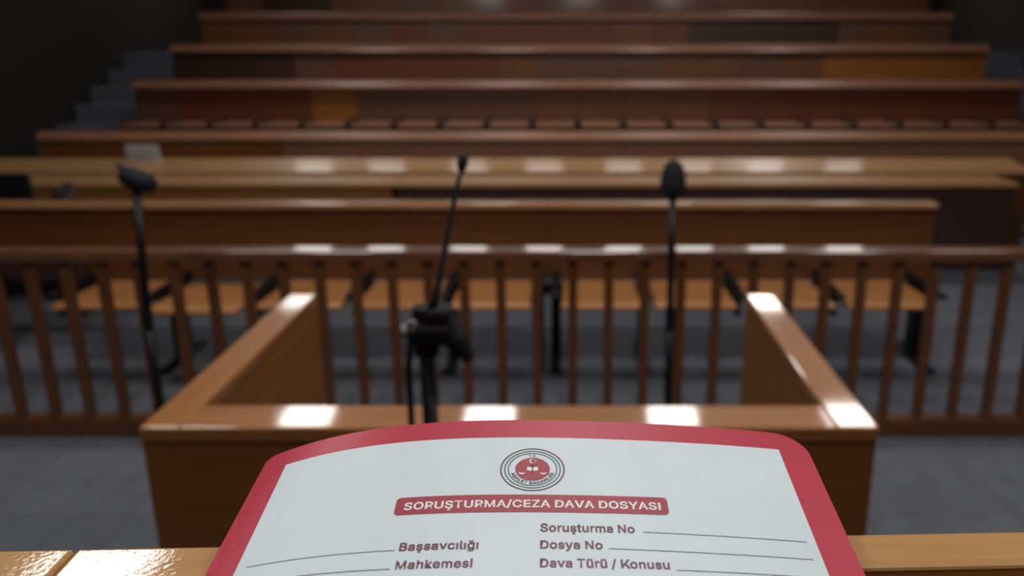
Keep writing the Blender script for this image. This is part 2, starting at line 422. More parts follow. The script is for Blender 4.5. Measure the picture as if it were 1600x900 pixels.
GLYPHS = {
    '.': (208, '95,-26 78,-23 62,-17 48,-6 37,8 31,24 28,41 31,58 37,75 48,88 62,99 78,106 95,108 113,106 129,99 143,88 153,75 160,58 162,41 160,24 153,8 143,-6 129,-17 113,-23',
        '11.13.12 10.13.11 10.14.13 10.15.14 9.15.10 8.15.9 8.16.15 7.16.8 7.17.16 6.17.7 6.18.17 5.18.6 5.19.18 4.19.5 4.20.19 3.20.4 3.21.20 2.21.3 2.22.21 1.22.2 1.23.22 0.23.1'),
    '/': (269, '262,554 87,-97 -13,-97 162,554',
        '2.0.3 2.1.0'),
    'A': (500, '-8,-17 187,530 281,516 487,-17 380,-21 267,296 260,316 253,339 244,366 235,396 244,438 238,474 239,474 233,437 243,395 233,365 224,338 217,315 210,296 100,-21 110,142 110,199 370,199 370,142',
        '0.11.1 11.2.1 11.12.2 12.3.2 0.21.11 21.13.11 13.10.11 13.10.12 10.22.12 22.3.12 9.22.10 21.14.13 8.22.9 21.15.14 7.22.8 21.16.15 6.22.7 21.17.16 5.22.6 21.18.17 21.20.18 20.19.18 4.23.5 23.22.5 0.20.21 20.22.21 20.23.22 23.3.22 0.19.20 4.3.23'),
    'B': (476, '39,-21 39,530 242,530 277,528 310,521 338,509 363,494 383,475 399,452 410,428 417,402 419,374 418,351 413,329 405,310 395,294 383,280 368,269 346,273 330,270 317,265 317,264 332,264 353,266 374,263 392,250 408,233 421,213 431,190 437,164 439,136 437,108 430,81 418,56 402,33 380,14 353,-1 322,-12 287,-19 247,-21 146,78 244,78 277,80 301,87 316,96 326,108 332,121 334,137 333,150 330,162 324,173 317,183 307,192 296,199 282,205 266,209 248,210 125,231 146,306 237,306 253,307 267,310 279,315 290,321 298,329 305,338 311,348 314,359 315,372 313,388 307,402 298,413 285,422 266,428 239,431 146,431',
        '0.75.1 75.2.1 75.3.2 75.4.3 75.5.4 75.6.5 75.7.6 75.74.7 74.8.7 0.58.75 73.8.74 72.8.73 72.9.8 71.9.72 70.9.71 70.10.9 69.10.70 69.11.10 68.11.69 68.12.11 67.12.68 66.12.67 66.13.12 65.13.66 65.14.13 64.14.65 64.15.14 63.15.64 63.16.15 62.16.63 61.16.62 61.17.16 60.17.61 59.17.60 59.18.17 0.57.58 57.59.58 57.18.59 57.19.18 57.20.19 57.21.20 57.22.21 57.23.22 57.24.23 57.25.24 57.56.25 56.55.25 55.26.25 0.40.57 54.26.55 53.26.54 53.27.26 52.27.53 51.27.52 51.28.27 50.28.51 49.28.50 49.29.28 48.29.49 48.30.29 47.30.48 46.30.47 46.31.30 45.31.46 45.32.31 44.32.45 44.33.32 43.33.44 42.33.43 42.34.33 41.34.42 0.41.40 0.34.41 0.35.34 0.36.35 0.37.36 0.38.37 0.39.38'),
    'C': (530, '267,-28 221,-24 179,-12 139,7 104,34 75,67 51,106 33,151 23,200 19,254 23,308 33,358 51,403 75,442 104,475 139,502 178,521 221,533 267,537 295,535 321,531 347,524 371,515 394,502 415,488 434,470 451,451 466,429 478,405 487,379 499,327 392,327 384,358 378,371 372,383 364,394 355,403 345,411 334,418 322,424 309,429 296,432 282,434 268,435 241,432 217,426 195,414 175,399 158,379 144,355 133,326 127,292 124,254 127,216 133,182 144,154 158,129 175,110 195,94 217,83 241,76 268,74 282,75 296,77 309,80 322,85 334,91 345,98 355,106 364,115 372,126 378,138 384,151 392,181 499,181 487,130 478,104 466,80 452,58 435,39 415,21 394,7 372,-6 347,-15 322,-22 295,-26',
        '17.19.18 17.20.19 16.20.17 16.21.20 16.22.21 15.22.16 15.23.22 15.24.23 14.24.15 14.25.24 13.44.14 44.43.14 43.25.14 42.25.43 42.26.25 41.26.42 13.45.44 40.26.41 39.26.40 13.46.45 38.26.39 38.27.26 37.27.38 13.47.46 12.47.13 36.27.37 35.27.36 35.28.27 12.48.47 34.28.35 34.29.28 33.29.34 11.48.12 11.49.48 32.29.33 32.30.29 31.30.32 11.50.49 10.50.11 10.51.50 9.51.10 9.52.51 8.52.9 8.53.52 8.54.53 7.54.8 7.55.54 72.74.73 72.75.74 6.55.7 6.56.55 71.75.72 71.76.75 70.76.71 6.57.56 5.57.6 69.76.70 69.77.76 68.77.69 5.58.57 68.78.77 67.78.68 66.78.67 4.58.5 4.59.58 65.78.66 65.79.78 64.79.65 4.60.59 63.79.64 62.79.63 4.61.60 61.79.62 61.80.79 4.80.61 3.80.4 3.81.80 2.81.3 2.82.81 2.83.82 1.83.2 1.84.83 1.85.84 0.85.1'),
    'D': (522, '220,-21 117,78 214,78 251,80 282,88 307,99 329,115 346,134 360,158 370,186 376,219 378,255 376,292 370,324 360,352 346,375 329,395 309,410 284,421 255,428 218,452 114,473 226,530 276,526 322,515 363,497 399,471 429,439 452,400 469,357 479,308 483,255 479,202 469,153 452,109 428,71 398,38 361,12 319,-6 271,-17 39,-21 39,530 114,530 104,530 117,-21 104,-21',
        '40.42.41 40.21.42 45.22.43 45.20.22 20.23.22 20.24.23 20.25.24 20.26.25 20.19.26 19.27.26 40.20.21 40.1.20 1.45.20 18.27.19 17.27.18 16.27.17 16.28.27 15.28.16 15.29.28 14.29.15 13.29.14 13.30.29 12.30.13 12.31.30 11.31.12 10.31.11 10.32.31 9.32.10 9.33.32 8.33.9 8.34.33 7.34.8 6.34.7 6.35.34 5.35.6 5.36.35 4.36.5 3.36.4 2.36.3 40.44.1 45.2.1 45.36.2 45.37.36 45.38.37 45.39.38 45.0.39'),
    'E': (439, '39,-21 39,530 393,530 393,431 146,431 146,307 376,307 376,208 146,208 146,78 396,78 396,-21',
        '0.4.1 4.2.1 4.3.2 0.5.4 0.8.5 8.6.5 8.7.6 0.9.8 0.10.9 0.11.10'),
    'I': (215, '46,-21 160,-21 160,535 46,535', '0.1.2.3'),
    'K': (500, '41,-21 152,-21 152,535 41,535 140,178 140,30 520,535 384,535 205,290 292,345 535,-21 400,-21',
        '0.1.2.3 4.5.6.7 8.11.10.9'),
    'L': (413, '39,-21 39,530 146,530 146,78 382,78 382,-21',
        '0.2.1 0.3.2 0.4.3 0.5.4'),
    'M': (648, '57,-4 39,530 154,512 285,190 300,186 304,176 307,166 311,154 315,142 319,129 323,116 323,102 318,86 315,71 317,59 321,50 308,50 312,59 314,70 314,84 309,99 306,114 310,128 314,141 318,153 322,165 326,176 329,186 344,190 462,530 571,512 571,-4 483,-21 483,291 483,302 483,314 483,327 484,341 484,355 484,369 484,384 485,399 485,414 506,428 514,443 509,455 510,455 505,442 503,425 518,403 512,387 507,371 502,356 497,341 492,328 487,315 483,303 479,292 475,283 342,0 286,0 151,283 147,292 144,302 139,314 135,326 130,340 125,354 120,369 115,385 109,401 123,424 121,442 115,455 116,454 111,444 120,430 141,417 141,402 142,387 142,372 142,357 142,343 143,329 143,315 143,303 143,291 143,-21',
        '0.73.1 73.2.1 73.74.2 74.3.2 28.45.29 45.30.29 45.46.30 46.31.30 0.72.73 75.3.74 28.44.45 47.31.46 76.3.75 28.48.44 48.43.44 48.43.47 43.31.47 0.76.72 76.71.72 0.77.76 71.3.76 42.31.43 28.49.48 70.3.71 0.78.77 41.31.42 28.50.49 69.3.70 0.79.78 40.31.41 28.51.50 68.3.69 0.80.79 39.31.40 28.52.51 67.3.68 0.81.80 38.31.39 28.53.52 66.3.67 0.82.81 37.31.38 28.54.53 65.3.66 0.83.82 36.31.37 28.55.54 64.3.65 0.84.83 35.31.36 28.56.55 63.3.64 0.85.84 34.31.35 28.57.56 62.3.63 0.86.85 33.31.34 28.58.57 61.3.62 0.87.86 60.3.61 28.59.58 32.31.33 60.4.3 27.59.28 60.5.4 26.59.27 60.6.5 25.59.26 60.7.6 24.59.25 60.8.7 23.59.24 60.9.8 22.59.23 60.10.9 21.59.22 60.11.10 20.59.21 60.12.11 19.59.20 60.18.12 18.13.12 18.13.19 13.59.19 14.59.13 60.17.18 15.59.14 60.16.17 60.15.16 60.59.15'),
    'N': (543, '47,-13 39,530 140,516 354,190 367,185 373,174 381,161 389,147 397,133 406,117 408,96 405,73 409,58 408,58 403,73 393,90 380,107 379,125 378,141 378,157 378,171 378,184 378,195 378,530 484,530 465,-1 379,-13 184,279 176,292 168,306 159,320 150,335 140,352 130,371 118,391 123,425 115,449 115,449 120,429 142,407 143,385 144,364 145,345 145,329 146,314 146,301 146,291 146,-21',
        '0.36.1 36.2.1 36.37.2 37.3.2 22.24.23 22.25.24 38.3.37 0.38.36 38.35.36 0.39.38 35.3.38 34.3.35 0.40.39 33.3.34 0.41.40 32.3.33 0.42.41 31.3.32 30.3.31 0.43.42 29.3.30 0.44.43 28.3.29 0.45.44 27.3.28 0.46.45 0.47.46 26.3.27 21.25.22 20.25.21 26.4.3 26.5.4 19.25.20 26.6.5 18.25.19 26.7.6 17.25.18 26.8.7 16.25.17 26.9.8 15.25.16 26.10.9 14.11.15 11.25.15 26.14.10 14.11.10 12.25.11 26.13.14 13.25.12 26.25.13'),
    'O': (553, '267,-28 221,-24 179,-12 139,7 104,34 75,67 51,106 33,151 23,200 19,254 23,308 33,358 51,403 75,442 104,475 139,502 179,521 221,533 267,537 313,533 355,521 395,502 430,475 459,442 483,402 500,358 511,308 514,254 511,200 500,151 483,106 459,67 430,34 395,7 355,-12 313,-24 267,74 293,76 316,83 338,94 358,109 375,129 389,153 400,182 407,216 409,254 407,293 400,327 389,356 375,380 358,400 338,415 316,426 293,432 267,435 241,432 217,426 195,415 176,399 159,380 144,355 133,326 127,293 124,254 127,216 133,182 144,153 159,129 176,109 195,94 217,83 241,76',
        '17.19.18 16.19.17 16.20.19 15.20.16 15.21.20 14.21.15 14.22.21 13.55.14 55.54.14 54.22.14 54.53.22 53.23.22 52.23.53 13.56.55 51.23.52 13.57.56 50.23.51 13.58.57 50.24.23 12.58.13 49.24.50 12.59.58 11.59.12 49.25.24 48.25.49 11.60.59 47.25.48 11.61.60 10.61.11 47.26.25 46.26.47 10.62.61 9.62.10 46.27.26 45.27.46 9.63.62 8.63.9 8.64.63 44.27.45 44.28.27 8.65.64 43.28.44 7.65.8 43.29.28 7.66.65 42.29.43 6.66.7 42.30.29 6.67.66 41.30.42 6.68.67 40.30.41 5.68.6 40.31.30 5.69.68 39.31.40 39.32.31 4.69.5 4.70.69 38.32.39 4.71.70 37.32.38 4.36.71 36.32.37 4.32.36 4.33.32 3.33.4 2.33.3 2.34.33 1.34.2 1.35.34 1.0.35'),
    'R': (469, '39,-21 39,530 237,530 276,527 311,520 343,507 370,490 392,469 409,443 421,415 428,385 430,352 428,320 421,289 409,261 392,236 363,223 337,219 299,227 270,221 236,205 117,219 117,276 233,276 256,277 274,281 289,286 300,293 309,301 315,310 320,322 323,336 324,352 323,368 320,383 315,395 308,405 300,414 288,421 274,426 255,430 232,431 146,431 131,-7 388,-21 242,222 296,218 415,-21',
        '0.22.1 22.42.1 42.2.1 42.3.2 42.4.3 42.5.4 42.6.5 42.7.6 42.41.7 41.40.7 40.8.7 22.43.42 39.8.40 38.8.39 37.8.38 37.9.8 36.9.37 35.9.36 35.10.9 34.10.35 33.10.34 33.11.10 32.11.33 31.11.32 31.12.11 30.12.31 30.13.12 29.13.30 28.13.29 28.14.13 27.14.28 26.14.27 26.15.14 25.15.26 24.15.25 23.15.24 0.21.22 43.23.22 43.45.23 45.15.23 45.16.15 45.46.16 46.17.16 43.20.45 20.44.45 47.17.46 18.47.17 19.47.18 20.47.19 0.20.21 0.43.20 44.47.20'),
    'S': (467, '224,-30 186,-28 151,-21 119,-10 91,5 66,25 47,48 32,75 22,104 14,158 122,158 128,124 133,112 140,101 149,92 160,85 174,78 189,74 206,71 224,70 244,71 262,75 278,80 292,87 304,95 313,105 319,115 323,127 324,139 323,150 321,158 316,165 309,172 299,179 287,185 273,191 257,197 239,202 177,219 137,233 101,251 71,274 49,302 35,335 31,372 34,404 43,433 58,460 78,483 101,502 129,517 160,528 192,534 227,537 262,534 295,528 325,517 352,502 375,483 394,461 409,436 418,408 425,357 321,357 312,394 303,408 290,420 272,429 250,435 225,437 207,436 190,433 176,428 163,422 153,414 146,406 140,397 137,387 136,376 137,364 141,356 146,348 155,340 166,333 178,327 191,322 205,317 218,313 270,300 286,295 302,290 319,283 337,275 355,266 371,254 387,241 401,226 413,208 422,187 428,164 429,138 427,108 418,79 404,52 385,28 361,8 332,-9 300,-21 263,-28',
        '52.54.53 51.54.52 51.55.54 50.55.51 50.56.55 49.56.50 49.57.56 48.57.49 48.58.57 48.59.58 47.70.48 70.69.48 69.59.48 68.59.69 47.71.70 67.59.68 47.72.71 66.59.67 66.60.59 46.72.47 46.73.72 46.74.73 65.60.66 46.75.74 65.61.60 45.75.46 64.61.65 45.76.75 45.77.76 64.62.61 63.62.64 44.77.45 44.78.77 44.79.78 43.79.44 43.80.79 43.81.80 42.81.43 42.82.81 42.83.82 42.84.83 41.84.42 41.85.84 41.86.85 41.87.86 41.88.87 40.88.41 40.89.88 40.90.89 40.91.90 39.91.40 39.92.91 39.93.92 38.93.39 38.94.93 37.94.38 37.95.94 37.96.95 36.96.37 35.96.36 35.97.96 34.97.35 33.97.34 33.98.97 32.98.33 31.98.32 31.99.98 30.99.31 29.99.30 29.100.99 28.100.29 27.100.28 27.101.100 8.10.9 8.11.10 26.101.27 8.12.11 26.102.101 7.12.8 25.102.26 7.13.12 24.102.25 7.14.13 24.103.102 6.14.7 23.103.24 6.15.14 22.103.23 6.16.15 22.104.103 21.104.22 5.16.6 5.17.16 20.104.21 5.18.17 19.104.20 5.19.18 5.104.19 5.105.104 4.105.5 4.106.105 3.106.4 3.107.106 2.107.3 2.108.107 1.108.2 1.0.108'),
    'T': (469, '11,431 11,530 438,530 417,452 257,452 278,-21 172,-21 193,452',
        '0.2.1 0.7.3.2 7.4.3 6.4.7 6.5.4'),
    'U': (537, '259,-29 217,-26 179,-18 144,-3 113,16 88,40 67,69 51,101 42,136 39,172 39,530 145,530 145,179 147,158 151,140 159,123 169,109 182,97 197,86 215,79 235,74 259,73 282,74 303,79 321,86 336,97 348,109 358,123 366,140 370,158 372,179 372,530 478,530 478,172 475,136 466,101 451,69 430,41 404,16 373,-3 338,-18 300,-26',
        '9.11.10 9.12.11 30.32.31 30.33.32 9.13.12 29.33.30 8.13.9 29.34.33 8.14.13 28.34.29 7.14.8 28.35.34 27.35.28 7.15.14 7.16.15 26.35.27 6.16.7 26.36.35 6.17.16 25.36.26 6.18.17 24.36.25 5.18.6 24.37.36 5.19.18 23.37.24 5.20.19 22.37.23 22.38.37 4.20.5 4.21.20 21.38.22 4.38.21 3.38.4 3.39.38 2.39.3 2.40.39 1.40.2 1.41.40 0.41.1'),
    'V': (500, '189,-21 -14,530 99,530 212,213 219,194 226,171 235,144 245,113 256,77 266,17 207,10 234,75 237,113 247,144 256,171 263,194 270,213 380,530 493,530 287,-13',
        '0.2.1 0.3.2 16.18.17 16.19.18 0.4.3 15.19.16 14.19.15 0.5.4 13.19.14 0.6.5 12.19.13 0.7.6 11.19.12 0.8.7 10.9.11 9.19.11 0.9.8 0.19.9'),
    'Y': (492, '182,-21 195,206 -21,530 103,530 210,355 221,337 231,319 241,302 250,283 240,255 237,239 236,239 234,256 223,284 232,303 242,320 252,338 262,355 369,530 493,530 289,202 289,-21',
        '1.3.2 1.4.3 17.19.18 17.20.19 1.5.4 16.20.17 15.20.16 1.6.5 14.20.15 1.7.6 13.20.14 1.8.7 12.9.13 9.20.13 1.12.8 12.9.8 1.11.12 10.20.9 1.10.11 1.20.10 0.20.1 0.21.20'),
    'Z': (458, '21,-21 31,50 256,397 267,412 278,428 289,443 317,446 336,455 339,464 338,461 327,467 306,453 286,431 265,431 244,431 223,431 32,443 19,530 418,530 405,459 180,121 174,100 163,84 151,68 127,60 110,49 99,45 95,51 111,55 131,77 152,78 172,78 193,78 214,78 420,78 410,-11',
        '16.18.17 16.8.18 8.19.18 16.7.8 9.19.8 9.20.19 16.11.7 11.6.7 10.20.9 11.6.10 6.20.10 16.12.11 16.13.12 16.14.13 16.15.14 5.20.6 4.20.5 3.20.4 2.20.3 1.20.2 1.21.20 1.22.21 1.23.22 1.24.23 1.27.24 27.28.24 28.25.24 32.34.33 32.35.34 31.35.32 30.35.31 29.35.30 28.35.29 25.35.28 1.26.27 26.35.25 0.26.1 0.35.26'),
    'a': (409, '160,-30 134,-28 109,-23 86,-14 64,-2 45,14 30,33 18,56 12,81 9,108 11,132 16,153 25,172 37,188 62,186 67,211 84,220 102,226 120,231 139,235 157,238 175,241 197,243 216,246 231,248 242,249 250,251 254,253 258,250 258,251 259,256 259,256 254,269 251,279 248,287 244,293 238,298 230,303 221,307 210,309 196,310 181,309 168,307 157,303 148,298 140,292 133,286 127,280 123,273 111,249 12,278 33,323 47,344 65,362 84,376 105,387 127,395 149,401 171,404 194,405 210,405 226,403 244,400 262,395 280,388 297,378 314,365 329,349 341,330 350,307 356,281 353,252 353,-17 256,-21 276,51 273,51 281,34 277,20 267,9 254,-1 240,-10 223,-18 204,-25 183,-28 170,66 189,68 208,62 228,59 229,85 238,94 245,104 250,115 253,126 255,139 273,185 274,185 275,165 265,162 256,159 246,157 235,155 224,153 213,152 203,150 193,149 185,148 179,147 165,145 153,142 142,139 132,135 125,130 119,125 116,120 114,114 113,105 114,97 116,90 119,85 123,80 129,76 137,72 147,69 158,67',
        '58.60.59 58.61.60 57.61.58 57.62.61 56.62.57 56.63.62 55.63.56 55.64.63 55.65.64 54.65.55 54.66.65 53.66.54 53.67.66 52.67.53 52.40.67 40.39.67 39.68.67 51.41.52 41.40.52 51.42.41 38.68.39 51.43.42 37.68.38 51.44.43 36.68.37 36.69.68 51.45.44 35.69.36 50.45.51 50.46.45 34.69.35 34.70.69 50.47.46 33.70.34 50.48.47 49.48.50 32.70.33 32.71.70 31.71.32 30.71.31 29.71.30 29.72.71 28.72.29 27.72.28 26.94.27 94.72.27 25.94.26 24.94.25 23.94.24 22.94.23 21.94.22 20.94.21 19.94.20 18.94.19 17.94.18 16.94.17 15.94.16 14.94.15 14.95.94 93.72.94 14.96.95 14.97.96 13.97.14 13.98.97 13.99.98 13.100.99 13.101.100 13.102.101 12.102.13 12.103.102 12.104.103 12.105.104 12.106.105 12.107.106 12.108.107 12.109.108 11.109.12 11.110.109 11.111.110 11.112.111 10.112.11 10.113.112 92.72.93 10.114.113 9.114.10 91.72.92 9.115.114 8.115.9 90.72.91 8.116.115 89.72.90 8.117.116 7.117.8 7.118.117 88.74.89 74.72.89 7.119.118 87.74.88 7.120.119 6.120.7 86.75.87 75.74.87 6.121.120 6.122.121 86.76.75 73.72.74 85.76.86 6.123.122 84.76.85 6.84.123 6.76.84 5.76.6 5.77.76 5.78.77 4.78.5 4.79.78 4.80.79 3.80.4 3.81.80 2.81.3 2.82.81 1.82.2 1.83.82 0.83.1'),
    'c': (416, '207,-29 171,-26 137,-17 106,-1 78,20 55,45 37,76 24,110 16,147 13,187 16,228 24,266 37,300 55,331 78,357 106,378 137,393 171,402 207,405 227,405 247,402 266,397 284,391 301,383 317,373 332,362 345,349 357,334 367,318 375,301 389,262 289,237 280,264 277,271 273,277 268,283 263,289 257,294 251,298 244,302 236,305 227,307 218,308 208,309 188,307 172,302 158,293 146,282 136,268 128,251 122,231 119,210 117,187 119,165 122,144 128,125 136,108 146,94 158,83 172,74 188,69 208,67 218,68 227,69 236,72 244,75 251,78 258,83 264,88 269,94 274,100 278,107 281,115 290,142 390,117 377,78 369,60 358,44 347,29 333,16 318,4 302,-6 285,-14 267,-21 248,-26 228,-28',
        '17.19.18 17.20.19 16.20.17 16.21.20 16.22.21 15.22.16 15.23.22 15.24.23 14.24.15 14.25.24 14.26.25 13.43.14 43.26.14 43.42.26 42.27.26 13.44.43 41.27.42 13.45.44 40.27.41 39.27.40 39.28.27 13.46.45 38.28.39 12.46.13 37.28.38 36.28.37 12.47.46 36.29.28 35.29.36 34.29.35 12.48.47 34.30.29 11.48.12 33.30.34 32.30.33 11.49.48 32.31.30 10.49.11 10.50.49 10.51.50 9.51.10 9.52.51 8.52.9 8.53.52 8.54.53 7.54.8 7.55.54 7.56.55 72.74.73 6.56.7 71.74.72 71.75.74 70.75.71 6.57.56 69.75.70 69.76.75 5.57.6 5.58.57 68.76.69 67.76.68 67.77.76 66.77.67 5.59.58 65.77.66 4.59.5 65.78.77 64.78.65 4.60.59 63.78.64 62.78.63 4.61.60 61.78.62 4.78.61 4.79.78 3.79.4 3.80.79 3.81.80 2.81.3 2.82.81 2.83.82 1.83.2 1.84.83 1.85.84 0.85.1'),
    'e': (424, '212,-29 173,-26 138,-17 106,-2 78,19 55,45 37,76 24,110 26,148 13,187 30,225 23,264 36,299 54,329 77,356 104,377 135,393 169,402 205,405 228,404 251,400 273,394 295,384 315,372 334,356 351,337 365,315 377,289 385,261 386,228 392,194 382,180 96,190 82,228 359,227 291,164 292,224 284,243 278,260 271,275 261,287 251,296 238,303 223,308 205,309 187,308 172,303 158,296 146,286 136,274 128,260 122,245 104,230 96,208 75,177 97,154 123,133 129,115 138,101 149,89 162,80 177,73 193,69 213,67 225,68 236,70 246,73 256,77 263,82 270,88 277,95 282,103 293,130 393,106 377,63 365,43 350,25 333,9 313,-4 290,-15 266,-23 240,-28',
        '17.19.18 17.20.19 16.20.17 16.21.20 16.22.21 15.22.16 15.23.22 14.23.15 14.24.23 14.25.24 13.45.14 45.44.14 44.25.14 43.25.44 42.25.43 13.46.45 42.26.25 41.26.42 13.47.46 12.47.13 40.26.41 12.48.47 40.27.26 39.27.40 12.49.48 11.49.12 11.50.49 38.27.39 38.28.27 11.51.50 37.28.38 10.51.11 37.29.28 10.52.51 36.29.37 10.33.52 33.53.52 36.34.29 34.30.29 35.34.36 9.33.10 9.32.33 53.34.33 53.30.34 54.30.53 54.31.30 8.32.9 55.31.54 8.31.32 8.55.31 8.56.55 7.56.8 7.57.56 6.57.7 6.58.57 71.73.72 70.73.71 70.74.73 6.59.58 5.59.6 69.74.70 5.60.59 68.74.69 68.75.74 67.75.68 5.61.60 66.75.67 4.61.5 66.76.75 4.62.61 65.76.66 64.76.65 4.63.62 63.76.64 4.76.63 4.77.76 3.77.4 3.78.77 2.78.3 2.79.78 2.80.79 1.80.2 1.81.80 0.81.1'),
    'h': (430, '135,226 135,-21 44,-9 32,530 122,517 135,266 89,279 97,329 116,358 140,379 167,394 196,403 227,405 255,403 281,397 305,387 327,372 345,353 360,330 370,304 376,274 378,241 378,-21 275,-21 275,234 273,258 267,276 257,290 245,300 230,306 210,308 196,307 183,304 171,299 161,292 152,283 145,273 139,260 136,245',
        '2.4.3 2.6.4 6.5.4 11.13.12 11.14.13 10.14.11 10.15.14 9.15.10 9.16.15 8.16.9 8.17.16 7.31.8 31.17.8 31.30.17 30.18.17 29.18.30 7.32.31 28.18.29 7.33.32 28.19.18 6.33.7 27.19.28 6.34.33 6.35.34 26.19.27 26.20.19 6.36.35 2.37.6 37.36.6 25.20.26 25.21.20 2.38.37 24.21.25 2.0.38 24.22.21 23.22.24 2.1.0'),
    'i': (187, '84,422 67,424 52,430 39,439 29,452 22,467 20,483 22,500 29,515 39,527 52,537 67,543 84,545 100,543 115,537 128,527 139,515 145,500 147,483 145,467 139,452 128,439 115,429 100,424 32,-21 32,400 135,400 135,-21',
        '24.26.25 24.27.26 11.13.12 10.13.11 10.14.13 9.14.10 9.15.14 8.15.9 8.16.15 7.16.8 7.17.16 6.17.7 6.18.17 5.18.6 5.19.18 4.19.5 4.20.19 3.20.4 3.21.20 2.21.3 2.22.21 1.22.2 1.23.22 0.23.1'),
    'k': (401, '125,171 117,219 118,219 276,400 394,393 217,213 169,220 32,-21 32,530 135,530 176,184 219,227 409,-18 331,-18 121,-7',
        '7.9.8 7.1.9 1.14.9 2.4.3 2.11.4 11.5.4 2.10.11 5.12.11 7.0.1 14.2.1 14.10.2 0.5.6 0.12.5 14.13.10 7.14.13.12.0'),
    'l': (209, '139,-23 108,-21 81,-11 59,5 47,30 38,55 32,83 32,530 135,530 135,99 135,85 137,77 134,72 134,68 139,70 147,73 151,73 155,73 158,73 160,74 163,74 186,79 205,-13 179,-19 172,-20 164,-22 156,-23 148,-23',
        '6.8.7 6.9.8 6.10.9 5.10.6 5.11.10 5.12.11 5.13.12 4.13.5 4.14.13 20.22.21 19.22.20 18.22.19 4.15.14 17.22.18 16.22.17 15.22.16 4.22.15 3.22.4 2.22.3 1.22.2 1.23.22 1.24.23 1.25.24 0.25.1 0.26.25 0.27.26'),
    'm': (630, '48,-4 32,400 116,384 133,274 101,291 94,322 104,342 116,359 130,374 146,386 163,395 181,402 200,406 220,407 250,404 278,393 302,376 320,354 334,328 349,274 289,278 299,321 309,340 321,357 336,372 353,384 372,394 393,401 414,406 437,407 461,405 485,400 507,390 527,377 545,360 559,339 570,314 576,286 578,256 578,-21 475,-21 475,253 473,274 467,287 459,296 447,303 434,308 418,309 406,308 394,306 385,301 376,296 369,289 360,282 360,271 357,260 356,246 356,-21 253,-21 253,259 255,275 247,286 239,295 228,303 215,308 199,309 188,309 178,306 168,302 159,296 151,288 144,279 139,268 136,254 135,237 135,-21',
        '12.14.13 28.30.29 11.14.12 27.30.28 27.31.30 11.15.14 10.15.11 26.31.27 26.32.31 0.2.1 0.4.2 4.3.2 9.15.10 25.32.26 9.16.15 25.33.32 8.16.9 24.33.25 8.17.16 24.34.33 7.17.8 23.34.24 23.35.34 6.17.7 22.47.23 47.35.23 6.65.17 65.18.17 5.66.6 66.65.6 64.18.65 22.48.47 46.35.47 5.67.66 22.49.48 21.49.22 45.35.46 45.36.35 63.18.64 5.68.67 21.50.49 44.36.45 62.18.63 5.69.68 62.19.18 21.51.50 4.69.5 43.36.44 20.51.21 4.70.69 20.52.51 61.19.62 43.37.36 20.53.52 4.71.70 42.37.43 60.20.61 20.19.61 0.72.4 72.71.4 60.53.20 60.54.53 42.38.37 59.54.60 41.38.42 59.55.54 0.73.72 59.56.55 58.56.59 0.74.73 41.39.38 40.39.41 58.57.56 0.75.74'),
    'n': (430, '135,226 135,-21 50,-3 32,400 114,382 133,266 98,285 97,329 116,358 140,379 167,394 196,403 227,405 255,403 281,397 305,387 327,372 345,353 359,330 370,304 376,274 378,241 378,-21 275,-21 275,234 273,258 267,276 257,290 245,300 230,306 210,308 196,307 183,304 171,299 161,292 152,283 145,273 139,260 136,245',
        '11.13.12 11.14.13 10.14.11 2.4.3 2.6.4 6.5.4 10.15.14 9.15.10 9.16.15 8.16.9 8.17.16 7.31.8 31.17.8 31.30.17 30.18.17 29.18.30 7.32.31 28.18.29 7.33.32 28.19.18 6.33.7 27.19.28 6.34.33 6.35.34 26.19.27 26.20.19 6.36.35 2.37.6 37.36.6 25.20.26 25.21.20 2.38.37 24.21.25 2.0.38 24.22.21 23.22.24 2.1.0'),
    'o': (435, '207,-29 171,-26 137,-17 106,-1 78,20 55,45 37,76 24,110 16,147 13,187 16,228 24,266 37,300 55,331 78,357 106,378 137,393 171,402 207,406 244,402 279,393 310,378 337,357 360,331 378,300 392,266 399,228 402,187 399,147 392,110 378,76 360,45 337,20 310,-2 279,-17 244,-26 207,68 227,69 244,74 257,83 269,94 279,108 287,125 293,144 297,165 298,187 297,210 293,231 287,251 279,268 269,282 257,293 244,302 227,307 207,309 188,307 172,302 158,293 146,282 136,268 128,251 122,231 119,210 117,187 119,165 122,144 128,125 136,108 146,94 158,83 172,74 188,69',
        '17.19.18 16.19.17 16.20.19 15.20.16 15.21.20 14.21.15 14.22.21 13.22.14 13.54.22 54.23.22 13.55.54 53.23.54 13.56.55 52.23.53 13.57.56 51.23.52 12.57.13 51.24.23 12.58.57 50.24.51 12.59.58 49.24.50 11.59.12 49.25.24 11.60.59 48.25.49 10.60.11 48.26.25 10.61.60 47.26.48 10.62.61 46.26.47 46.27.26 9.62.10 9.63.62 45.27.46 8.63.9 8.64.63 44.27.45 44.28.27 8.65.64 43.28.44 43.29.28 7.65.8 7.66.65 42.29.43 7.67.66 41.29.42 6.67.7 41.30.29 6.68.67 40.30.41 5.68.6 40.31.30 5.69.68 39.31.40 5.70.69 38.31.39 4.70.5 38.32.31 4.71.70 37.32.38 4.36.71 36.32.37 4.32.36 3.32.4 3.33.32 2.33.3 2.34.33 1.34.2 1.35.34 0.35.1'),
    'r': (279, '51,-1 32,400 125,393 113,322 114,323 106,350 122,369 141,385 163,397 187,404 212,406 218,406 224,406 230,405 236,405 241,405 264,404 264,297 237,302 233,303 227,303 221,304 214,305 207,305 193,304 180,301 169,296 159,290 151,282 144,273 139,262 136,250 135,236 135,-21',
